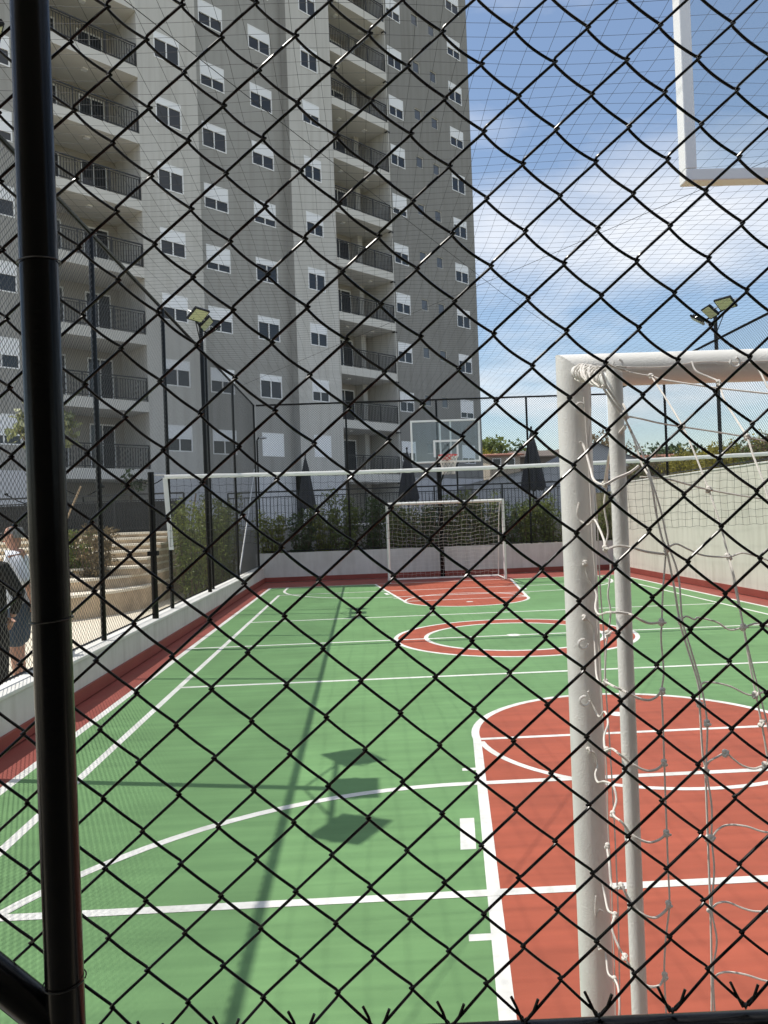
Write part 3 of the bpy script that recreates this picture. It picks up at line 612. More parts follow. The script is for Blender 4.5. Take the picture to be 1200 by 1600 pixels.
net_path([(919, 1080), (926, 1100), (936, 1120), (945, 1112), (950, 1130), (944, 1150), (946, 1172), (956, 1170), (970, 1180), (990, 1195), (1010, 1204), (1026, 1202), (1038, 1192)], [F_, F_, 1.74, 1.7, 1.66, 1.62, 1.57, 1.5, 1.4, 1.372, 1.38, 1.39, 1.388], 0.0027, 6, (6,))
net_path([(920, 1172), (930, 1178), (934, 1195), (930, 1210), (934, 1222), (944, 1221), (958, 1228), (963, 1250), (958, 1272), (972, 1285), (988, 1305), (1012, 1316), (1030, 1312), (1042, 1302)], [F_, F_, F_, 1.74, 1.72, 1.68, 1.62, 1.6, 1.57, 1.42, 1.372, 1.38, 1.385, 1.388], 0.0027, 6, (0, 8))
net_path([(948, 1322), (952, 1350), (954, 1375), (960, 1388), (971, 1384), (982, 1405), (1000, 1426), (1022, 1434), (1038, 1425), (1046, 1413)], [1.66, 1.62, 1.6, 1.58, 1.55, 1.4, 1.372, 1.38, 1.385, 1.388], 0.0027, 6, (0, 4))
net_path([(932, 1372), (940, 1378), (945, 1400), (950, 1422), (960, 1430), (956, 1450), (966, 1478), (976, 1495), (990, 1520), (1010, 1540), (1030, 1540), (1038, 1525)], [F_, F_, 1.74, 1.68, 1.62, 1.6, 1.58, 1.56, 1.4, 1.372, 1.38, 1.388], 0.0027, 6, (4, 7))
net_path([(938, 1480), (946, 1490), (950, 1520), (960, 1530), (966, 1545), (968, 1575), (966, 1600)], [F_, F_, 1.72, 1.66, 1.62, 1.6, 1.6], 0.0026, 6, (0, 3))
net_path([(931, 1400), (930, 1425), (932, 1432), (936, 1422), (943, 1425)], F_, 0.0024)
# rope along the crossbar
net_path([(962, 572), (990, 574), (1040, 573), (1080, 567), (1110, 565), (1150, 566), (1212, 563)], 1.757, 0.0020)
# the rest of the net, right of the picture
for x in np.arange(0.98, bx_, 0.13):
    P = [(x, F_, 2.0)]+[(x+0.012*math.sin(k*1.7+x*9), max(T_, F_-0.12*k), 1.97-0.13*k) for k in range(1, 16)]
    cord.tube(P, 0.0022, 5)
for k in range(1, 15): cord.tube([(x, max(T_, F_-0.12*k)+0.01*math.sin(x*9), 1.965-0.13*k-0.02*abs(math.sin(x*24))) for x in np.arange(0.94, bx_, 0.04)], 0.0022, 5)
cord.build('net', 'white_cord', g, True); knots.build('net_knot', 'white_cord', g, True)['kind'] = 'stuff'
# open hooks holding the net on post and crossbar
for px, py, rz_ in ((906, 637, 0), (911, 1006, 1), (965, 569, 2), (1148, 566, 2), (913, 1095, 1)):
    c = atY(px, py, 1.752); a0 = rz_*1.3
    MB().tube([(c.x+0.011*math.cos(a), c.y-0.002, c.z+0.011*math.sin(a)) for a in np.linspace(a0, a0+5.0, 16)], 0.0028, 6).build('net_hook', 'goal_paint', g, True)

# ================================================================== nearest fence
FY = 0.75
nf = thing('near_fence', 'black chain link fence with one thick post right in front of the camera', 'fence', (0, FY, 1.2))
W0 = Vector((-0.2644, 2.1633)); LA = Vector((0.6521, 0.0067))/9; LB = Vector((-0.1146+0.1221, 1.2324-2.1648))/14.0   # lattice steps right and down
WR = 0.00148
def node(c, j, e=0.0):      # c: half columns, j: half rows
    q = W0+LA*(c/2+e)+LB*(j/2)
    if j == 29: q = q-Vector((0, 0.007))
    return q
JTOP = -9; JBOT = 29
for c in range(-9, 42):
    # the wire between half columns c and c+1
    P = []; E_ = 0.024
    for j in range(JTOP, JBOT):
        even = (j+c) % 2 == 0
        a = node(c if even else c+1, j, -E_ if even else E_); b_ = node(c+1 if even else c, j+1, E_ if even else -E_)
        jit = math.sin(c*12.9+j*4.1)*0.0009
        dpt = 0.0021 if even else -0.0021        # '\' strands run behind, '/' strands in front
        bul = Vector((-0.0026, -0.0010)) if even else Vector((0.0007, 0.0009))
        n_ = 12
        for i in range(n_):
            q = i/n_; x, z = a+(b_-a)*q+bul*math.sin(math.pi*q)*(1+0.3*math.sin(c*3.3+j))*(0.85 if j < 8 else max(0.30, 0.85-0.05*(j-8)))
            ed = 0.10; prev = -dpt
            if q < ed: y = dpt*(0.5-0.5*math.cos(math.pi*(0.5+0.5*q/ed)))+prev*(0.5+0.5*math.cos(math.pi*(0.5+0.5*q/ed)))
            elif q > 1-ed: s_ = (q-(1-ed))/ed*0.5; y = dpt*(0.5+0.5*math.cos(math.pi*s_))-dpt*(0.5-0.5*math.cos(math.pi*s_))
            else: y = dpt
            P.append((x+jit, FY+y, z))
    # twisted end at the bottom
    x, y, z = P[-1]; sg = 1 if (JBOT+c) % 2 == 0 else -1
    nxt = node(c+1 if sg < 0 else c, JBOT); 
    if sg < 0: P += [(nxt.x-0.002, FY-0.004, nxt.y+0.002), (nxt.x+0.004, FY+0.003, nxt.y+0.003), (nxt.x+0.0075, FY-0.003, nxt.y+0.012), (nxt.x+0.0125, FY-0.002, nxt.y+0.023)]
    else: P += [(nxt.x+0.002, FY+0.004, nxt.y+0.001), (nxt.x-0.004, FY-0.003, nxt.y+0.003), (nxt.x-0.008, FY+0.003, nxt.y+0.013), (nxt.x-0.013, FY+0.002, nxt.y+0.024)]
    MB().tube(P, WR, 8).build('mesh_wire', 'black_wire', nf, True)
PY = 0.712
pa = atY(46, 0, PY); pb = atY(103, 1590, PY); dv = (pb-pa)/(pb.z-pa.z)
pt = pa+dv*(3.2-pa.z); pbm = pa+dv*(1.05-pa.z)
post = MB().tube([pbm, pt], 0.0168, 32).build('post', 'black_metal', nf, True)
for py in (410, 968, 1532):
    c = atY(74 if py < 500 else (82 if py < 1000 else 100), py, PY); q = pa+dv*(c.z-pa.z)
    MB().tube([(q.x+0.0185*math.cos(a), q.y+0.0185*math.sin(a), q.z+0.0016*math.sin(a+1)) for a in np.linspace(0, 6.1, 28)], 0.0007, 6).build('tie_wire', 'tie', nf, True)
ba = atY(-90, 1458, PY); bb_ = atY(92, 1604, PY); MB().tube([ba-(bb_-ba)*2, bb_], 0.0165, 24).build('brace', 'black_metal', nf, True)
ra = atY(700, 1630, FY); rb = atY(1210, 1607, FY); dr = (rb-ra)
MB().tube([ra-dr*1.6, rb+dr*1.2], 0.0165, 20).build('bottom_rail', 'black_metal', nf, True)
#@@MORE
# ================================================================== apartment building
ANG = R(46.5); BU = Vector((math.sin(ANG), math.cos(ANG), 0)); BN = Vector((math.cos(ANG), -math.sin(ANG), 0)); BP = Vector((-9.011, 32.857, 0))
bld = thing('apartment_building', 'tall grey apartment tower with balconies and white shuttered windows', 'building')
bld.matrix_world = Matrix(((BU.x, -BN.x, 0, BP.x), (BU.y, -BN.y, 0, BP.y), (0, 0, 1, 0), (0, 0, 0, 1)))   # local x along the facade, local y into the building
Z0, FH, NF = 4.16, 2.867, 13; ZTOP = Z0+FH*NF+0.6; RB = random.Random(3)
def wall_holes(name, m, s0, s1, rec, z0, z1, holes, depth=0.10):
    xs_ = sorted({s0, s1, *[h[0] for h in holes], *[h[1] for h in holes]}); zs_ = sorted({z0, z1, *[h[2] for h in holes], *[h[3] for h in holes]}); mb = MB()
    for i in range(len(xs_)-1):
        for j in range(len(zs_)-1):
            cx_, cz_ = (xs_[i]+xs_[i+1])/2, (zs_[j]+zs_[j+1])/2
            if any(h[0] < cx_ < h[1] and h[2] < cz_ < h[3] for h in holes): continue
            mb.quad((xs_[i], rec, zs_[j]), (xs_[i+1], rec, zs_[j]), (xs_[i+1], rec, zs_[j+1]), (xs_[i], rec, zs_[j+1]))
    for a, b_, c, d in holes:
        y0, y1 = rec, rec+depth
        mb.quad((a, y0, c), (a, y1, c), (a, y1, d), (a, y0, d)); mb.quad((b_, y0, d), (b_, y1, d), (b_, y1, c), (b_, y0, c))
        mb.quad((a, y0, d), (a, y1, d), (b_, y1, d), (b_, y0, d)); mb.quad((a, y0, c), (b_, y0, c), (b_, y1, c), (a, y1, c))
    return mb.build(name, m, bld)
WM = {}
def window_mesh(w, h, sh, small):
    key = (round(w, 3), round(h, 3), sh, small)
    if key in WM: return WM[key]
    e = 0.035 if small else 0.05; fr = MB(); y0, y1 = (0.03, 0.10) if small else (-0.015, 0.09)
    fr.box(0, w, y0, y1, 0, e); fr.box(0, w, y0, y1, h-e, h); fr.box(0, e, y0, y1, e, h-e); fr.box(w-e, w, y0, y1, e, h-e)
    zs = h-e-(h-2*e)*sh; parts = []
    if not small and sh < 1: fr.box(w/2-0.025, w/2+0.025, y0+0.015, y1, e, zs)
    if sh < 1:
        if small: parts.append(('pane', MB().box(e, w-e, y1-0.02, y1-0.005, e, h-e), 'pane_grey'))
        else:
            parts.append(('pane', MB().box(e, w/2-0.025, 0.05, 0.06, e, zs), 'dark_pane')); parts.append(('pane', MB().box(w/2+0.025, w-e, 0.035, 0.045, e, zs), 'dark_pane'))
    if sh > 0 and not small:
        s_ = MB(); n_ = max(2, int((h-2*e)*sh/0.085)); dz = (h-e-zs)/n_
        for i in range(n_): s_.box(e, w-e, -0.008, 0.012, zs+dz*i+0.0015, zs+dz*(i+1)-0.0015)
        s_.box(e, w-e, 0.0125, 0.055, zs, h-e); parts.append(('shutter', s_, 'shutter'))
    WM[key] = (fr.mesh('window', 'bl_slab' if small else 'white_paint'), [(n_, q.mesh(n_, mm), None) for n_, q, mm in parts]); return WM[key]
def window(s, rec, z, w, h, sh, small=False):
    fm, ps = window_mesh(w, h, sh, small); o = link('window', fm, bld); o.location = (s, rec, z)
    for n_, me, _ in ps: link(n_, me, o)
cols = {'A': [(-9.2, 1.3), (-6.35, 1.3)], 'C': [(1.0, 1.25)], 'D': [(3.62, 1.32), (6.42, 1.33)], 'E': [(9.3, 1.15)], 'G': [(16.1, 1.2), (21.6, 1.3)]}
zones = {'A': (-14, -4.1, 0.0, 'bl_dark'), 'C': (0.2, 3.12, 0.0, 'bl_light'), 'D': (3.12, 8.42, 0.5, 'bl_dark'), 'E': (8.42, 11.35, 0.0, 'bl_light'), 'G': (15.75, 23.68, 0.3, 'bl_dark2')}
for k, (s0, s1, rec, m) in zones.items():
    holes = []
    for fl_ in range(NF):
        zb = Z0+FH*fl_+0.80
        for s, w_ in cols[k]:
            sh = RB.choice([0.36, 0.42, 0.46, 0.46, 0.52, 0.58, 0.24, 0.46, 0.72]); 
            if fl_ == 0 and k in 'DE' and s > 5: sh = 1.0
            if fl_ == 9 and k == 'E': sh = 1.0
            h_ = 1.16 if k != 'E' else 1.14
            window(s, rec, zb, w_, h_, sh); holes.append((s, s+w_, zb, zb+h_))
        if k == 'G':
            for s in (18.32, 19.86): window(s, rec, zb+0.50, 0.62, 0.68, 0.0, True); holes.append((s, s+0.62, zb+0.50, zb+1.18))
    wall_holes('facade_wall', m, s0, s1, rec, Z0-0.15, ZTOP, holes)
    MB().quad((s0, rec-0.01, 0.5), (s1, rec-0.01, 0.5), (s1, rec-0.01, Z0-0.15), (s0, rec-0.01, Z0-0.15)).build('ground_floor_wall', 'bl_base', bld)
MB().quad((8.42, 0.5, Z0-0.15), (8.42, 0, Z0-0.15), (8.42, 0, ZTOP), (8.42, 0.5, ZTOP)).build('facade_return', 'bl_dark', bld)
MB().quad((3.12, 0.0, 0.5), (3.12, 0.5, 0.5), (3.12, 0.5, ZTOP), (3.12, 0.0, ZTOP)).build('facade_return', 'bl_light', bld)
MB().box(23.66, 23.68, 0.301, 14, 0.5, ZTOP).build('end_wall', 'bl_dark', bld); MB().box(-14, 23.68, 13.98, 14, 0.5, ZTOP).build('rear_wall', 'bl_dark', bld)
MB().box(-14, -13.98, 0.01, 13.98, 0.5, ZTOP).build('end_wall', 'bl_dark', bld); MB().box(-14, 23.68, 0.52, 14, ZTOP, ZTOP+0.2).build('roof', 'bl_slab', bld)
BW = {}
for bay, (s0, s1) in {'B': (-4.1, 0.2), 'F': (11.35, 15.62)}.items():
    dp = 2.3
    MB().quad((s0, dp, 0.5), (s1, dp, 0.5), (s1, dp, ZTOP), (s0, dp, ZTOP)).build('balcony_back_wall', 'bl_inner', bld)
    MB().quad((s0, 0, 0.5), (s0, dp, 0.5), (s0, dp, ZTOP), (s0, 0, ZTOP)).build('balcony_side_wall', 'bl_light', bld)
    MB().quad((s1, dp, 0.5), (s1, 0.0, 0.5), (s1, 0.0, ZTOP), (s1, dp, ZTOP)).build('balcony_side_wall', 'bl_light', bld)
    if bay == 'F': MB().box(14.6, 14.95, 1.75, dp-0.003, 0.5, ZTOP).build('pilaster', 'bl_light', bld)
    Lw = s1-s0
    slab = MB().box(0.003, Lw-0.003, -0.02, dp-0.003, -0.44, 0.0).mesh('balcony', 'bl_slab')
    rl = MB(); rl.box(0.02, Lw-0.02, 0.02, 0.06, 0.97, 1.02); rl.box(0.02, Lw-0.02, 0.025, 0.055, 0.88, 0.90); rl.box(0.02, Lw-0.02, 0.025, 0.055, 0.08, 0.11)
    for i in range(int(Lw/0.115)): x = 0.06+0.115*i; rl.box(x, x+0.024, 0.03, 0.054, 0.11, 0.88)
    for x in (0.02, Lw/3, 2*Lw/3, Lw-0.06): rl.box(x, x+0.04, 0.02, 0.06, 0.0, 0.97)
    rl = rl.mesh('railing', 'rail_metal')
    if bay == 'B': doors = [(2.7, 1.15, 'dark_pane'), (1.15, 0.6, 'rail_metal')]
    else: doors = [(1.5, 1.5, 'dark_pane'), (0.25, 0.7, 'dark_pane')]
    dms = []
    for x, w_, mm in doors:
        f_ = MB(); f_.box(x, x+w_, dp-0.06, dp-0.004, 2.05, 2.12); f_.box(x, x+0.05, dp-0.06, dp-0.004, 0.0, 2.05); f_.box(x+w_-0.05, x+w_, dp-0.06, dp-0.004, 0, 2.05); f_.box(x+w_/2-0.025, x+w_/2+0.025, dp-0.055, dp-0.004, 0, 2.05)
        dms.append((f_.mesh('balcony_door', 'white_paint'), MB().box(x+0.05, x+w_-0.05, dp-0.03, dp-0.006, 0, 2.05).mesh('pane', mm)))
    lms = [MB().box(x-0.11, x+0.11, 0.75, 0.97, -0.50, -0.442).mesh('ceiling_lamp', 'white_paint') for x in ((Lw*0.55,) if bay == 'B' else (Lw*0.3, Lw*0.75))]
    for fl_ in range(NF+1):
        z = Z0+FH*fl_; o = link('balcony', slab, bld); o.location = (s0, 0, z)
        for lm in lms: link('ceiling_lamp', lm, o)
        if fl_ < NF:
            link('railing', rl, o)
            for fm, pm in dms:
                d_ = link('balcony_door', fm, bld); d_.location = (s0, 0, z); link('pane', pm, d_)
pp = MB().tube([(15.69, 0.12, 1.0), (15.69, 0.12, ZTOP)], 0.075, 10).build('drain_pipe', 'bl_slab', bld, True)
for fl_ in range(NF): MB().box(15.63-0.03, 15.80, 0.02, 0.24, Z0+FH*fl_-0.52, Z0+FH*fl_-0.44).build('pipe_bracket', 'rail_metal', pp)

blocker = thing('added_light_blocker', 'unseen roof and wall added behind the camera to block light', 'light blocker', (1, -3, 0))  # unseen shelter, added to keep the near post and wires dark
MB().box(-7, 9, -5.0, 0.30, 3.05, 3.25).build('roof', 'bl_dark', blocker); MB().box(-7, 9, -5.0, -4.8, -0.05, 3.048).build('wall', 'bl_dark2', blocker)
for x in (-6.8, -2.9, 4.0, 8.7): MB().box(x, x+0.2, -0.1, 0.1, -0.05, 3.048).build('column', 'bl_dark', blocker)

# ================================================================== terrace behind the back wall
struct(MB().box(XL-0.2, 8.6, YB+0.2, 24.0, -0.05, 0.78).build('planting_bed', 'soil'))
struct(MB().box(-10.5, 24, 24.001, 60, -0.05, 1.50).build('pool_terrace', 'deck'))
struct(MB().box(XR+0.222, 60, -6, 23.99, -0.05, 2.25).build('hillside', 'terrain'))
def railing(name, label, a, b, z0, h, gap=0.115, post=1.9, mid=True):
    a = Vector(a); b = Vector(b); d = b-a; L_ = d.length; d.normalize(); nr = Vector((-d.y, d.x, 0)); t = thing(name, label, 'railing', (a.x, a.y, z0))
    d3 = Vector((d.x, d.y, 0)); A3 = Vector((a.x, a.y, 0))
    for z, th in ((z0+h, 0.022), (z0+h-0.16, 0.014), (z0+0.10, 0.014)): MB().obox(A3+d3*L_/2+Vector((0, 0, z)), d3*L_/2, nr*0.02, (0, 0, th)).build('rail', 'rail_metal', t)
    n_ = int(L_/post)
    for i in range(n_+1): MB().obox(A3+d3*(L_*i/n_)+Vector((0, 0, z0+h/2)), d3*0.022, nr*0.024, (0, 0, h/2)).build('rail_post', 'rail_metal', t)
    mb = MB()
    for i in range(int(L_/gap)): mb.obox(A3+d3*(gap*(i+0.5))+Vector((0, 0, z0+0.10+(h-0.26)/2)), d3*0.008, nr*0.008, (0, 0, (h-0.26)/2))
    mb.build('baluster', 'rail_metal', t)
    return t
railing('terrace_railing', 'black metal bar railing of the terrace behind the shrubs', (-4.2, 24.5), (8.9, 24.5), 1.5, 1.17)
def parasol(label, x, y, zb, z0, z1, w):
    t = thing('closed_parasol', label, 'parasol', (x, y, zb), 'closed parasols on the terrace')
    MB().cyl((x, y, zb), (x, y, z1+0.08), 0.025, 8).build('pole', 'rail_metal', t, True); MB().cyl((x, y, zb), (x, y, zb+0.08), 0.28, 16).build('base', 'rail_metal', t, True)
    mb = MB(); n_ = 32; rows = ((0.0, 0.05), (0.06, 0.16), (0.3, 0.45), (0.55, 0.66), (0.8, 0.86), (0.95, 1.0), (1.0, 0.85)); 
    for q, r_ in rows:
        for j in range(n_):
            a = 2*math.pi*j/n_; rr = w/2*r_*(1+(0.22*math.cos(8*a+q*2))*min(1, q*3)); mb.v.append((x+rr*math.cos(a), y+rr*math.sin(a), z1-(z1-z0)*q+(0.05*math.cos(8*a) if q > 0.9 else 0)))
    for i in range(len(rows)-1):
        for j in range(n_): a = i*n_+j; c = i*n_+(j+1) % n_; mb.f.append((a, a+n_, c+n_, c))
    mb.build('canopy', 'umbrella', t, True)
    MB().blob((x, y, z1+0.10), 0.04, 0.04, 0.06, 8, 6).build('finial', 'rail_metal', t, True)
parasol('closed dark parasol on the terrace in front of the light building wing', -2.1, 30, 1.5, 2.2, 4.2, 0.62)
parasol('closed dark parasol on the terrace left of the far backboard', 1.87, 30, 1.5, 2.35, 4.3, 0.72)
parasol('closed dark parasol on the terrace against the sky right of the far goal', 5.88, 26, 1.5, 2.48, 4.5, 0.72)
def garden_lamp(label, x, y, zb, zt):
    t = thing('garden_lamp', label, 'lamp', (x, y, zb), 'slim garden lamps')
    MB().cyl((x, y, zb), (x, y, zt), 0.03, 8).build('pole', 'black_metal', t, True)
    MB().tube([(x, y, zt), (x+0.05, y, zt+0.08), (x+0.16, y, zt+0.10)], 0.025, 8).build('neck', 'black_metal', t, True); MB().blob((x+0.2, y, zt+0.08), 0.14, 0.09, 0.045, 12, 6).build('lamp_head', 'galv', t, True)
garden_lamp('slim black lamp post behind the corner of the court', -3.42, 26, 1.5, 4.48)
garden_lamp('slim black lamp post on the terrace right of the far hoop', 3.55, 28, 1.5, 3.55)
# shrubs in the bed
for i in range(15):
    x = -2.55+i*0.68+random.uniform(-.18, .18); y = 22.75+random.uniform(-.25, .35); h = random.uniform(1.0, 1.6) * (1.0 if i < 5 else 0.9)
    lab = ['tall upright green shrub against the terrace railing', 'dense green shrub in the planting bed behind the back wall'][i % 2]
    pos = ['first', 'second', 'third', 'fourth', 'fifth', 'sixth', 'seventh', 'eighth', 'ninth', 'tenth', 'eleventh', 'twelfth', 'thirteenth', 'fourteenth', 'fifteenth'][i]
    shrub('shrub', f'{lab}, {pos} from the left corner', 'shrub', (x, y, 0.78), h, 1.05, 12, 34, 0.095, 'leaf_bright' if i in (0, 2) else 'leaf' if i % 3 != 1 else 'leaf_dark', 'shrubs behind the back wall')
for i in range(6):
    shrub('shrub', ['wispy green shrub beyond the left fence by the steps', 'wispy green shrub beyond the left fence, second towards the back', 'leafy shrub beyond the left fence, third towards the back', 'leafy shrub beyond the left fence, fourth towards the back', 'leafy shrub beyond the left fence near the corner', 'leafy shrub right outside the far left corner of the fence'][i],
          'shrub', (-4.2+0.05*i+random.uniform(-.25, .25), 18.2+i*0.85, 0.0), random.uniform(1.9, 2.6), 1.0, 10, 24, 0.09, 'leaf_bright' if i % 2 else 'leaf', 'shrubs beyond the left fence')
# ================================================================== garden left of the fence
st = thing('stone_terrace', 'beige stone steps and curved retaining wall beyond the left fence', 'steps', (-6, 15, 0))
hts = [0.46, 0.70, 0.88, 1.03, 1.18, 1.32, 1.46, 1.58]; ofs = [0, 1.0, 1.7, 2.3, 2.9, 3.5, 4.1, 4.7]
for k, (h_, o_) in enumerate(zip(hts, ofs)):
    fx = [(-12, 12.9+o_), (-8.5, 13.5+o_), (-6.6, 14.0+o_), (-5.6, 14.55+o_), (-4.95, 15.4+o_), (-4.62, 16.4+o_)]
    if k >= 2: fx = [(-12, 13.4+o_), (-4.75, 14.0+o_+0.8)]
    zb = -0.02 if k == 0 else hts[k-1]+0.002
    poly = fx+[(fx[-1][0], 21.3), (-12, 21.3)]
    sp_ = MB().prism(poly, zb, h_-0.05).build('step', 'stone', st)
    MB().prism([(x-(0 if i in (0,) else 0), y-0.03 if i < len(fx) else y) for i, (x, y) in enumerate(poly)], h_-0.049, h_).build('tread', 'tread', sp_)
railing('garden_railing', 'dense black bar railing at the top of the stone steps', (-12.0, 20.6), (-4.7, 20.6), 1.58, 1.0, 0.075, 1.8)
MB_b = MB().box(-12, -4.8, 21.05, 21.2, 1.58, 2.35)
t = thing('dark_screen', 'black screen panel behind the garden railing', 'screen', (-8, 21.1, 1.58)); MB_b.build('panel', 'rail_metal', t); MB().box(-12, -4.8, 21.02, 21.23, 2.352, 2.40).build('top_cap', 'rail_metal', t)
def vlamp(label, x, y, zb, zt, arm):
    t = thing('garden_lamp', label, 'lamp', (x, y, zb), 'two armed garden lamps')
    MB().cyl((x, y, zb), (x, y, zt), 0.022, 8).build('pole', 'black_metal', t, True)
    for s in (-1, 1):
        a_ = MB().tube([(x, y, zt-0.02), (x+s*arm*0.4, y, zt+0.06), (x+s*arm, y, zt+0.24)], 0.016, 6).build('arm', 'black_metal', t, True)
        MB().blob((x+s*arm, y, zt+0.25), 0.055, 0.055, 0.04, 8, 6).build('lamp_head', 'black_metal', a_, True)
vlamp('black two armed garden lamp just right of the thick post', -7.7, 21.6, 1.5, 2.62, 0.55); vlamp('black two armed garden lamp at the left edge behind the men', -9.3, 21.6, 1.5, 2.5, 0.5); vlamp('black two armed garden lamp by the volleyball net post', -5.95, 22, 1.5, 2.9, 0.5)
for x0, y0, x1, z1, lab in ((-7.6, 18.8, -6.75, 2.75, 'pale leaning tree stake beside the garden bush'), (-4.95, 21.9, -4.65, 2.6, 'pale leaning tree stake behind the net side band')):
    tag(MB().tube([(x0, y0, 0.9), (x1, y0, z1)], 0.022, 8).build('tree_stake', 'stake', None, True), lab, 'stake')
shrub('garden_bush', 'dry leaning bush beside the thick post', 'shrub', (-5.55, 16.2, 0.68), 0.95, 0.8, 12, 30, 0.10, 'leaf_dry'); shrub('garden_bush', 'low green bush on the stone wall beside the thick post', 'shrub', (-6.15, 16.4, 0.68), 0.9, 0.9, 12, 34, 0.10, 'leaf')
tree('young_tree', 'young tree with pale narrow leaves half hidden by the thick post', (-8.5, 20.9, 1.55), 3.9, 1.05, 'leaf_pale', 0.24, 20, 24, trunk=0.6)
tree('young_palm', 'small bare tree in front of the light ground floor wall', (-6.6, 22.5, 1.5), 1.9, 0.45, 'leaf_dark', 0.12, 8, 18, trunk=0.7)

# ================================================================== houses, hills and trees beyond
def house(label, x0, x1, y0, y1, z0, zw, zr, mw, mr, wins, group='houses beyond the terrace'):
    t = thing('house', label, 'house', ((x0+x1)/2, (y0+y1)/2, z0), group); wl = MB().box(x0, x1, y0, y1, z0, zw).build('wall', mw, t); ym = (y0+y1)/2; o = 0.3; mb = MB()
    mb.quad((x0-o, y0-o, zw), (x1+o, y0-o, zw), (x1+o, ym, zr), (x0-o, ym, zr)); mb.quad((x1+o, y1+o, zw), (x0-o, y1+o, zw), (x0-o, ym, zr), (x1+o, ym, zr))
    mb.quad((x0, y0, zw), (x0, ym, zr-0.1), (x0, y1, zw)); mb.quad((x1, y0, zw), (x1, y1, zw), (x1, ym, zr-0.1))
    r_ = mb.build('roof', mr, t); md = r_.modifiers.new('solid', 'SOLIDIFY'); md.thickness = 0.12
    for a, b_, c, d in wins:
        f_ = MB().box(a, b_, y0-0.06, y0-0.002, c, d).build('window', 'white_paint', t); MB().box(a+0.08, b_-0.08, y0-0.075, y0-0.061, c+0.08, d-0.08).build('pane', 'dark_pane', f_)
    return t
house('pale house with orange tiled roof right beside the building corner', 10.2, 12.6, 60, 66, 1, 6.35, 6.7, 'house_wall', 'tile_roof', [(10.4, 11.1, 5.3, 6.1), (11.5, 12.2, 5.3, 6.1)])
house('dark brown house behind the terrace parasol', 13.0, 19, 62, 68, 1, 6.3, 7.0, 'house_dark', 'house_dark', [(17.6, 18.6, 4.6, 5.6)])
house('low pale house under the net tape beside the building corner', 10.2, 13.4, 52, 57, 1, 3.7, 4.2, 'house_wall', 'grey_roof', [(10.6, 11.2, 2.6, 3.4), (12.2, 12.9, 2.6, 3.4)])
house('long low house with red tiled roof beyond the hedge', 20.0, 22.4, 52, 58, 2, 5.0, 5.6, 'house_wall', 'tile_roof', [(20.3, 20.9, 3.8, 4.5), (21.5, 22.0, 3.8, 4.5)])
# grey sloping roof of a shed
t = thing('grey_shed', 'large grey shed with sloping roofline beyond the terrace', 'shed', (11, 42, 1.5)); mb = MB()
pr = [(6.0, 1.5), (6.0, 3.4), (10.6, 4.35), (12.6, 5.3), (16.5, 3.6), (16.5, 1.5)]; k = len(pr)
mb.v = [(x, 40.5, z) for x, z in pr]+[(x, 47, z) for x, z in pr]; mb.f = [tuple(range(k)), tuple(range(2*k-1, k-1, -1))]+[(i, (i+k), (i+1) % k+k, (i+1) % k) for i in range(k)]
mb.build('shed_wall', 'grey_wall', t)
for i in range(1, 4):
    (xa, za), (xb, zb_) = pr[i], pr[i+1]; MB().quad((xa, 40.3, za+0.01), (xb, 40.3, zb_+0.01), (xb, 47.2, zb_+0.01), (xa, 47.2, za+0.01)).build('roof_sheet', 'grey_roof', t)
# low hill
def hill(name, x0, x1, y0, y1, h, seed, m='terrain'):
    n_, k_ = 40, 12; V = []; F = []
    for j in range(k_+1):
        for i in range(n_+1):
            u_, v_ = i/n_, j/k_; z = h*math.sin(math.pi*u_)**0.6*math.sin(math.pi*min(1, v_*0.55))*(0.75+0.25*math.sin(seed+u_*9)+0.1*math.sin(seed*2+u_*23)); V.append((x0+(x1-x0)*u_, y0+(y1-y0)*v_, z-0.05))
    for j in range(k_):
        for i in range(n_): a = j*(n_+1)+i; F.append((a, a+1, a+n_+2, a+n_+1))
    return struct(npmesh(name, V, F, m, None, True))
hill('distant_hill', 20, 75, 100, 170, 13, 1.0, 'stone'); hill('distant_hill', -150, 350, 250, 500, 22, 2.3); hill('distant_hill', 55, 260, 120, 230, 9, 4.0)
fk = 0
for x, y, h, cr, m, lab in ((13.2, 72, 9.2, 3.0, 'leaf', 'round green tree above the orange roofed house'), (10.6, 70, 8.2, 2.2, 'leaf_yellow', 'yellow green tree beside the building corner'), (17.0, 82, 9.6, 3.0, 'leaf_dark', 'dark green tree above the brown house'),
                           (27, 100, 11, 4.5, 'leaf_dry', 'dry brown tree on the low hill'), (33, 104, 13, 5.0, 'leaf_dry', 'larger dry brown tree on the low hill behind the goal post'), (23, 70, 6.6, 2.6, 'leaf_dark', 'dark bushy tree beyond the red roofed house'),
                           (27.5, 66, 7.6, 2.6, 'leaf_dark', 'dark rounded tree beyond the right fence'), (31.5, 68, 6.7, 2.4, 'leaf', 'green tree beyond the right fence'), (36, 66, 8.2, 3.4, 'leaf_dark', 'dark pine like tree at the right edge above the hedge'), (40, 68, 9.4, 3.6, 'leaf_dark', 'tall dark tree at the right edge of the view'), (21, 88, 7.2, 3.0, 'leaf', 'small green tree far behind the grey shed'), (45, 80, 10.4, 4, 'leaf', 'green tree just outside the right edge'), (19.2, 64, 6.4, 2.0, 'leaf_dark', 'small dark tree left of the red roofed house'), (25, 78, 8.0, 3.0, 'leaf', 'wide green tree in the far tree line'), (29.5, 76, 8.2, 3.2, 'leaf_dark', 'wide dark tree in the far tree line'), (33.5, 60, 6.9, 2.8, 'leaf_dark', 'dark bushy tree above the right hedge')):
    tree('tree', lab, (x, y, 0), h, cr, m, 0.42, 30, 60, 'trees beyond the court')
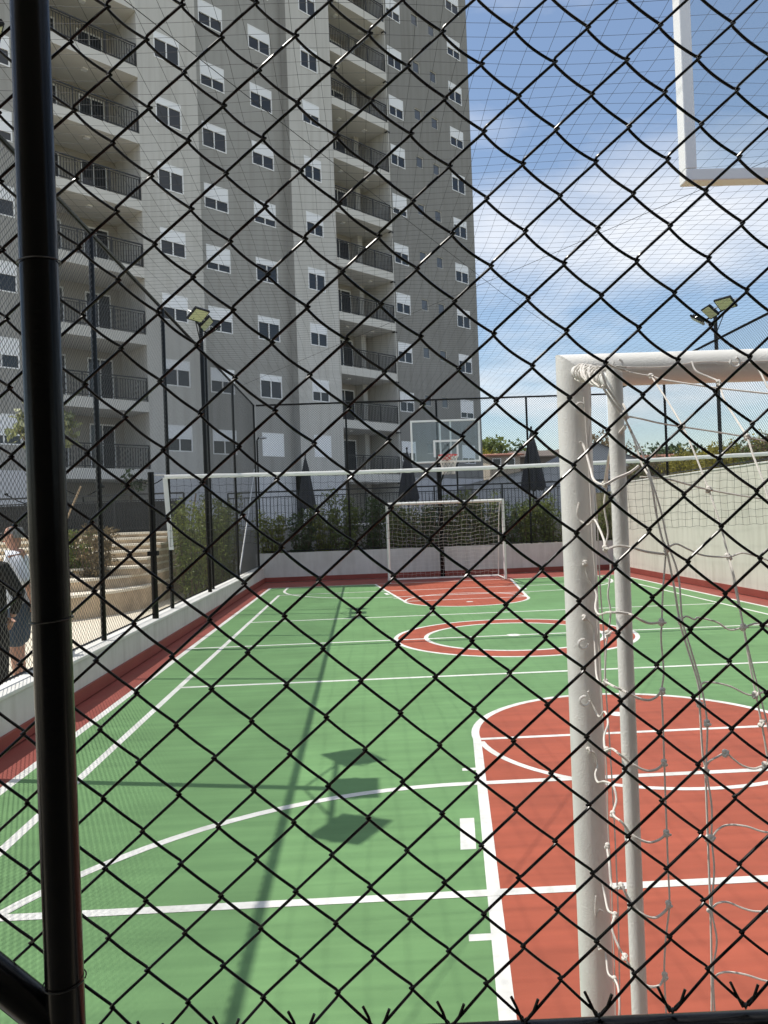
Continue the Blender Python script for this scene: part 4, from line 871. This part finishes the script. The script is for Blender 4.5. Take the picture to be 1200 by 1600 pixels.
# hedge on the right wall
for i in range(13):
    y = 10.5+i*1.05; m = 'leaf_yellow' if i in (6, 7, 8, 9) else ('leaf' if i % 2 else 'leaf_dry')
    shrub('hedge_bush', ('yellow flowering bush' if m == 'leaf_yellow' else 'green bush' if m == 'leaf' else 'brownish bush')+f' on the bank behind the cream wall, number {["one","two","three","four","five","six","seven","eight","nine","ten","eleven","twelve","thirteen"][i]} towards the back', 'bush', (8.35+random.uniform(-.2, .3), y, 2.25), random.uniform(0.6, 0.85)*(1.0 if m == 'leaf_yellow' else 0.95), 1.3, 14, 70, 0.075, m, 'bushes behind the cream wall')
ht = [shrub('hedge_bush', f'dark bush further up the bank beyond the right fence, {w_} one', 'bush', (10.6+i*0.35, 16+i*2.2, 2.25), 0.95, 2.2, 12, 60, 0.11, 'leaf_dark', 'dark bushes up the bank') for i, w_ in enumerate(('nearest', 'second', 'third', 'farthest'))]

# ================================================================== people
def skin_mesh(name, verts, edges, radii, m, parent, sub=2):
    me = bpy.data.meshes.new(name); off = np.array(OFF.get(parent.name, (0, 0, 0))); me.from_pydata([tuple(np.array(v)-off) for v in verts], edges, []); me.materials.append(MATS[m])
    o = link(name, me, parent); md = o.modifiers.new('skin', 'SKIN'); md.use_smooth_shade = True
    for i, r_ in enumerate(radii):
        rr = r_ if hasattr(r_, '__len__') else (r_, r_); me.skin_vertices[0].data[i].radius = rr
    me.skin_vertices[0].data[0].use_root = True
    ms_ = o.modifiers.new('sub', 'SUBSURF'); ms_.levels = sub; ms_.render_levels = sub
    return o
def person(label, x, y, face, top, bottom, hair, long_trousers, H_=1.72, z0=0.0, arms='down', glasses=False, bald=False):
    t = thing('person', label, 'person', (x, y, z0)); k = H_/1.75
    f = Vector((math.cos(face), math.sin(face), 0)); s = Vector((-f.y, f.x, 0))
    def p(a, b_, c): return tuple(Vector((x, y, z0))+s*(a*k)+f*(b_*k)+Vector((0, 0, c*k)))
    V = [p(0, 0, 0.95), p(0, 0.01, 1.12), p(0, 0.01, 1.30), p(0, -0.01, 1.42), p(0, 0.0, 1.50), p(0, 0.03, 1.58), p(0, 0.03, 1.68)]; E = [(0, 1), (1, 2), (2, 3), (3, 4), (4, 5), (5, 6)]
    Rr = [(0.15, 0.12), (0.145, 0.12), (0.16, 0.115), (0.13, 0.09), (0.058, 0.058), (0.075, 0.088), (0.072, 0.085)]
    AR_ = {}
    for sg in (-1, 1):
        i = len(V); V += [p(sg*0.10, 0, 0.88), p(sg*0.105, 0.02, 0.50), p(sg*0.105, -0.01, 0.10), p(sg*0.11, 0.13, 0.03)]; E += [(0, i), (i, i+1), (i+1, i+2), (i+2, i+3)]; Rr += [0.088, 0.060, 0.040, 0.038]
        i = len(V); hand = (sg*0.25, 0.10, 0.86) if arms == 'down' else (sg*0.13, -0.17, 0.93)
        elb = (sg*0.26, -0.02, 1.13) if arms == 'down' else (sg*0.25, -0.14, 1.15)
        V += [p(sg*0.19, -0.01, 1.41), p(*elb), p(*hand)]; E += [(3, i), (i, i+1), (i+1, i+2)]; Rr += [0.055, 0.040, 0.030]; AR_[sg] = (elb, hand)
    V += [p(0, 0.03, 1.735)]; E += [(6, len(V)-1)]; Rr += [(0.045, 0.05)]
    body = skin_mesh('body', V, E, Rr, 'skin', t)
    # hands
    for sg, (elb, hand) in AR_.items():
        hv = [p(*hand)]; he = []; hr = [0.030]; d = (Vector(hand)-Vector(elb)).normalized(); a = Vector(hand)+d*0.08; hv.append(p(*a)); he.append((0, 1)); hr.append((0.034, 0.018))
        for q in range(4):
            o_ = (q-1.5)*0.019; b1 = a+Vector((0, o_, 0)); b2 = b1+d*0.04+Vector((0, 0.004, 0)); b3 = b2+d*(0.03-0.004*abs(q-1.5))+Vector((-sg*0.012, 0, 0)); i = len(hv); hv += [p(*(b1+d*0.01)), p(*b2), p(*b3)]; he += [(1, i), (i, i+1), (i+1, i+2)]; hr += [0.009, 0.0085, 0.007]
        i = len(hv); th = Vector(hand)+d*0.03+Vector((0, 0.035, 0)); hv += [p(*th), p(*(th+d*0.035+Vector((0, 0.012, 0))))]; he += [(0, i), (i, i+1)]; hr += [0.011, 0.009]
        skin_mesh('hand', hv, he, hr, 'skin', body, 1)
    # face: nose, ears, brow, mouth
    fb = MB(); c = p(0, 0.118, 1.635); fb.tube([p(0, 0.108, 1.66), p(0, 0.128, 1.625), p(0, 0.105, 1.612)], [0.008, 0.014, 0.010], 6)
    for sg in (-1, 1): fb.blob(p(sg*0.077, 0.02, 1.635), 0.018, 0.020, 0.032, 8, 6)
    fb.build('facial_feature', 'skin', body, True)
    mo = MB().tube([p(-0.025, 0.108, 1.582), p(0, 0.116, 1.580), p(0.025, 0.108, 1.582)], 0.004, 5); mo.build('mouth', 'rim_red', body)
    ey = MB()
    for sg in (-1, 1): ey.blob(p(sg*0.032, 0.106, 1.655), 0.010, 0.010, 0.008, 8, 6)
    ey.build('eye', 'black_cloth', body, True)
    if glasses:
        gl_ = MB()
        for sg in (-1, 1):
            gl_.tube([p(sg*0.034+0.026*math.cos(a_), 0.122, 1.652+0.019*math.sin(a_)) for a_ in np.linspace(0, 6.283, 13)], 0.0035, 5, False); gl_.tube([p(sg*0.06, 0.12, 1.658), p(sg*0.078, 0.02, 1.655)], 0.0035, 5)
        gl_.tube([p(-0.008, 0.123, 1.655), p(0.008, 0.123, 1.655)], 0.003, 5); gl_.build('glasses', 'glasses', t)
    hb = MB(); n0 = 0
    for i in range(9):
        for j in range(16):
            th = math.pi*(0.02+0.60*i/8); ph = 2*math.pi*j/16; front = math.sin(ph)      # front = +1 at the face
            tt = th*(1.0 if front < 0.25 else 0.55)
            if bald: tt = 0.62*math.pi*(0.45+0.55*i/8) if front < 0.1 else 0.62*math.pi*0.45
            r1 = 0.090; hb.v.append(p(r1*math.sin(tt)*math.cos(ph), 0.022+0.105*math.sin(tt)*math.sin(ph), 1.655+0.108*math.cos(tt)))
    for i in range(8):
        for j in range(16): a_ = i*16+j; b_ = i*16+(j+1) % 16; hb.f.append((a_, a_+16, b_+16, b_))
    hb.build('hair', hair, t, True)
    # clothes follow the body
    V = [p(0, 0, 0.78), p(0, 0.01, 1.06), p(0, 0.01, 1.30), p(0, -0.01, 1.425), p(0, 0, 1.455)]; E = [(0, 1), (1, 2), (2, 3), (3, 4)]; Rr = [(0.215, 0.185), (0.195, 0.17), (0.19, 0.15), (0.135, 0.10), (0.075, 0.07)]
    for sg in (-1, 1):
        i = len(V); e_ = Vector(AR_[sg][0]); sh_ = Vector((sg*0.19, -0.01, 1.41)); end = sh_+(e_-sh_)*0.98; V += [p(*sh_), p(*end)]; E += [(3, i), (i, i+1)]; Rr += [0.075, 0.068]
        if long_trousers: i = len(V); V += [p(*e_), p(*(Vector(AR_[sg][1])+(e_-Vector(AR_[sg][1]))*0.15))]; E += [(i-1, i), (i, i+1)]; Rr += [0.055, 0.045]
    skin_mesh('shirt', V, E, Rr, top, t)
    V = [p(0, 0, 1.02), p(0, 0, 0.90)]; E = [(0, 1)]; Rr = [(0.165, 0.135), (0.17, 0.14)]
    for sg in (-1, 1):
        i = len(V); V += [p(sg*0.10, 0, 0.84), p(sg*0.108, 0.02, 0.52)]; E += [(1, i), (i, i+1)]; Rr += [0.125, 0.115]
        if long_trousers: V += [p(sg*0.107, -0.005, 0.10)]; E += [(i+1, i+2)]; Rr += [0.07]
    skin_mesh('trousers' if long_trousers else 'shorts', V, E, Rr, bottom, t)
    for sg in (-1, 1): MB().obox(p(sg*0.11, 0.065, 0.035), s*0.045, f*0.135, (0, 0, 0.035)).build('shoe', 'black_cloth', t, bevel=0.02)
    return t
person('man in white shirt, dark blue shorts and glasses behind the left fence', -3.52, 7.93, R(195), 'shirt', 'denim', 'hair_grey', False, 1.77, 0.0, 'back', True, True)
person('person in black clothes cut by the left edge of the view', -3.44, 7.12, R(250), 'black_cloth', 'black_cloth', 'hair_dark', True, 1.70, 0.0, 'back')
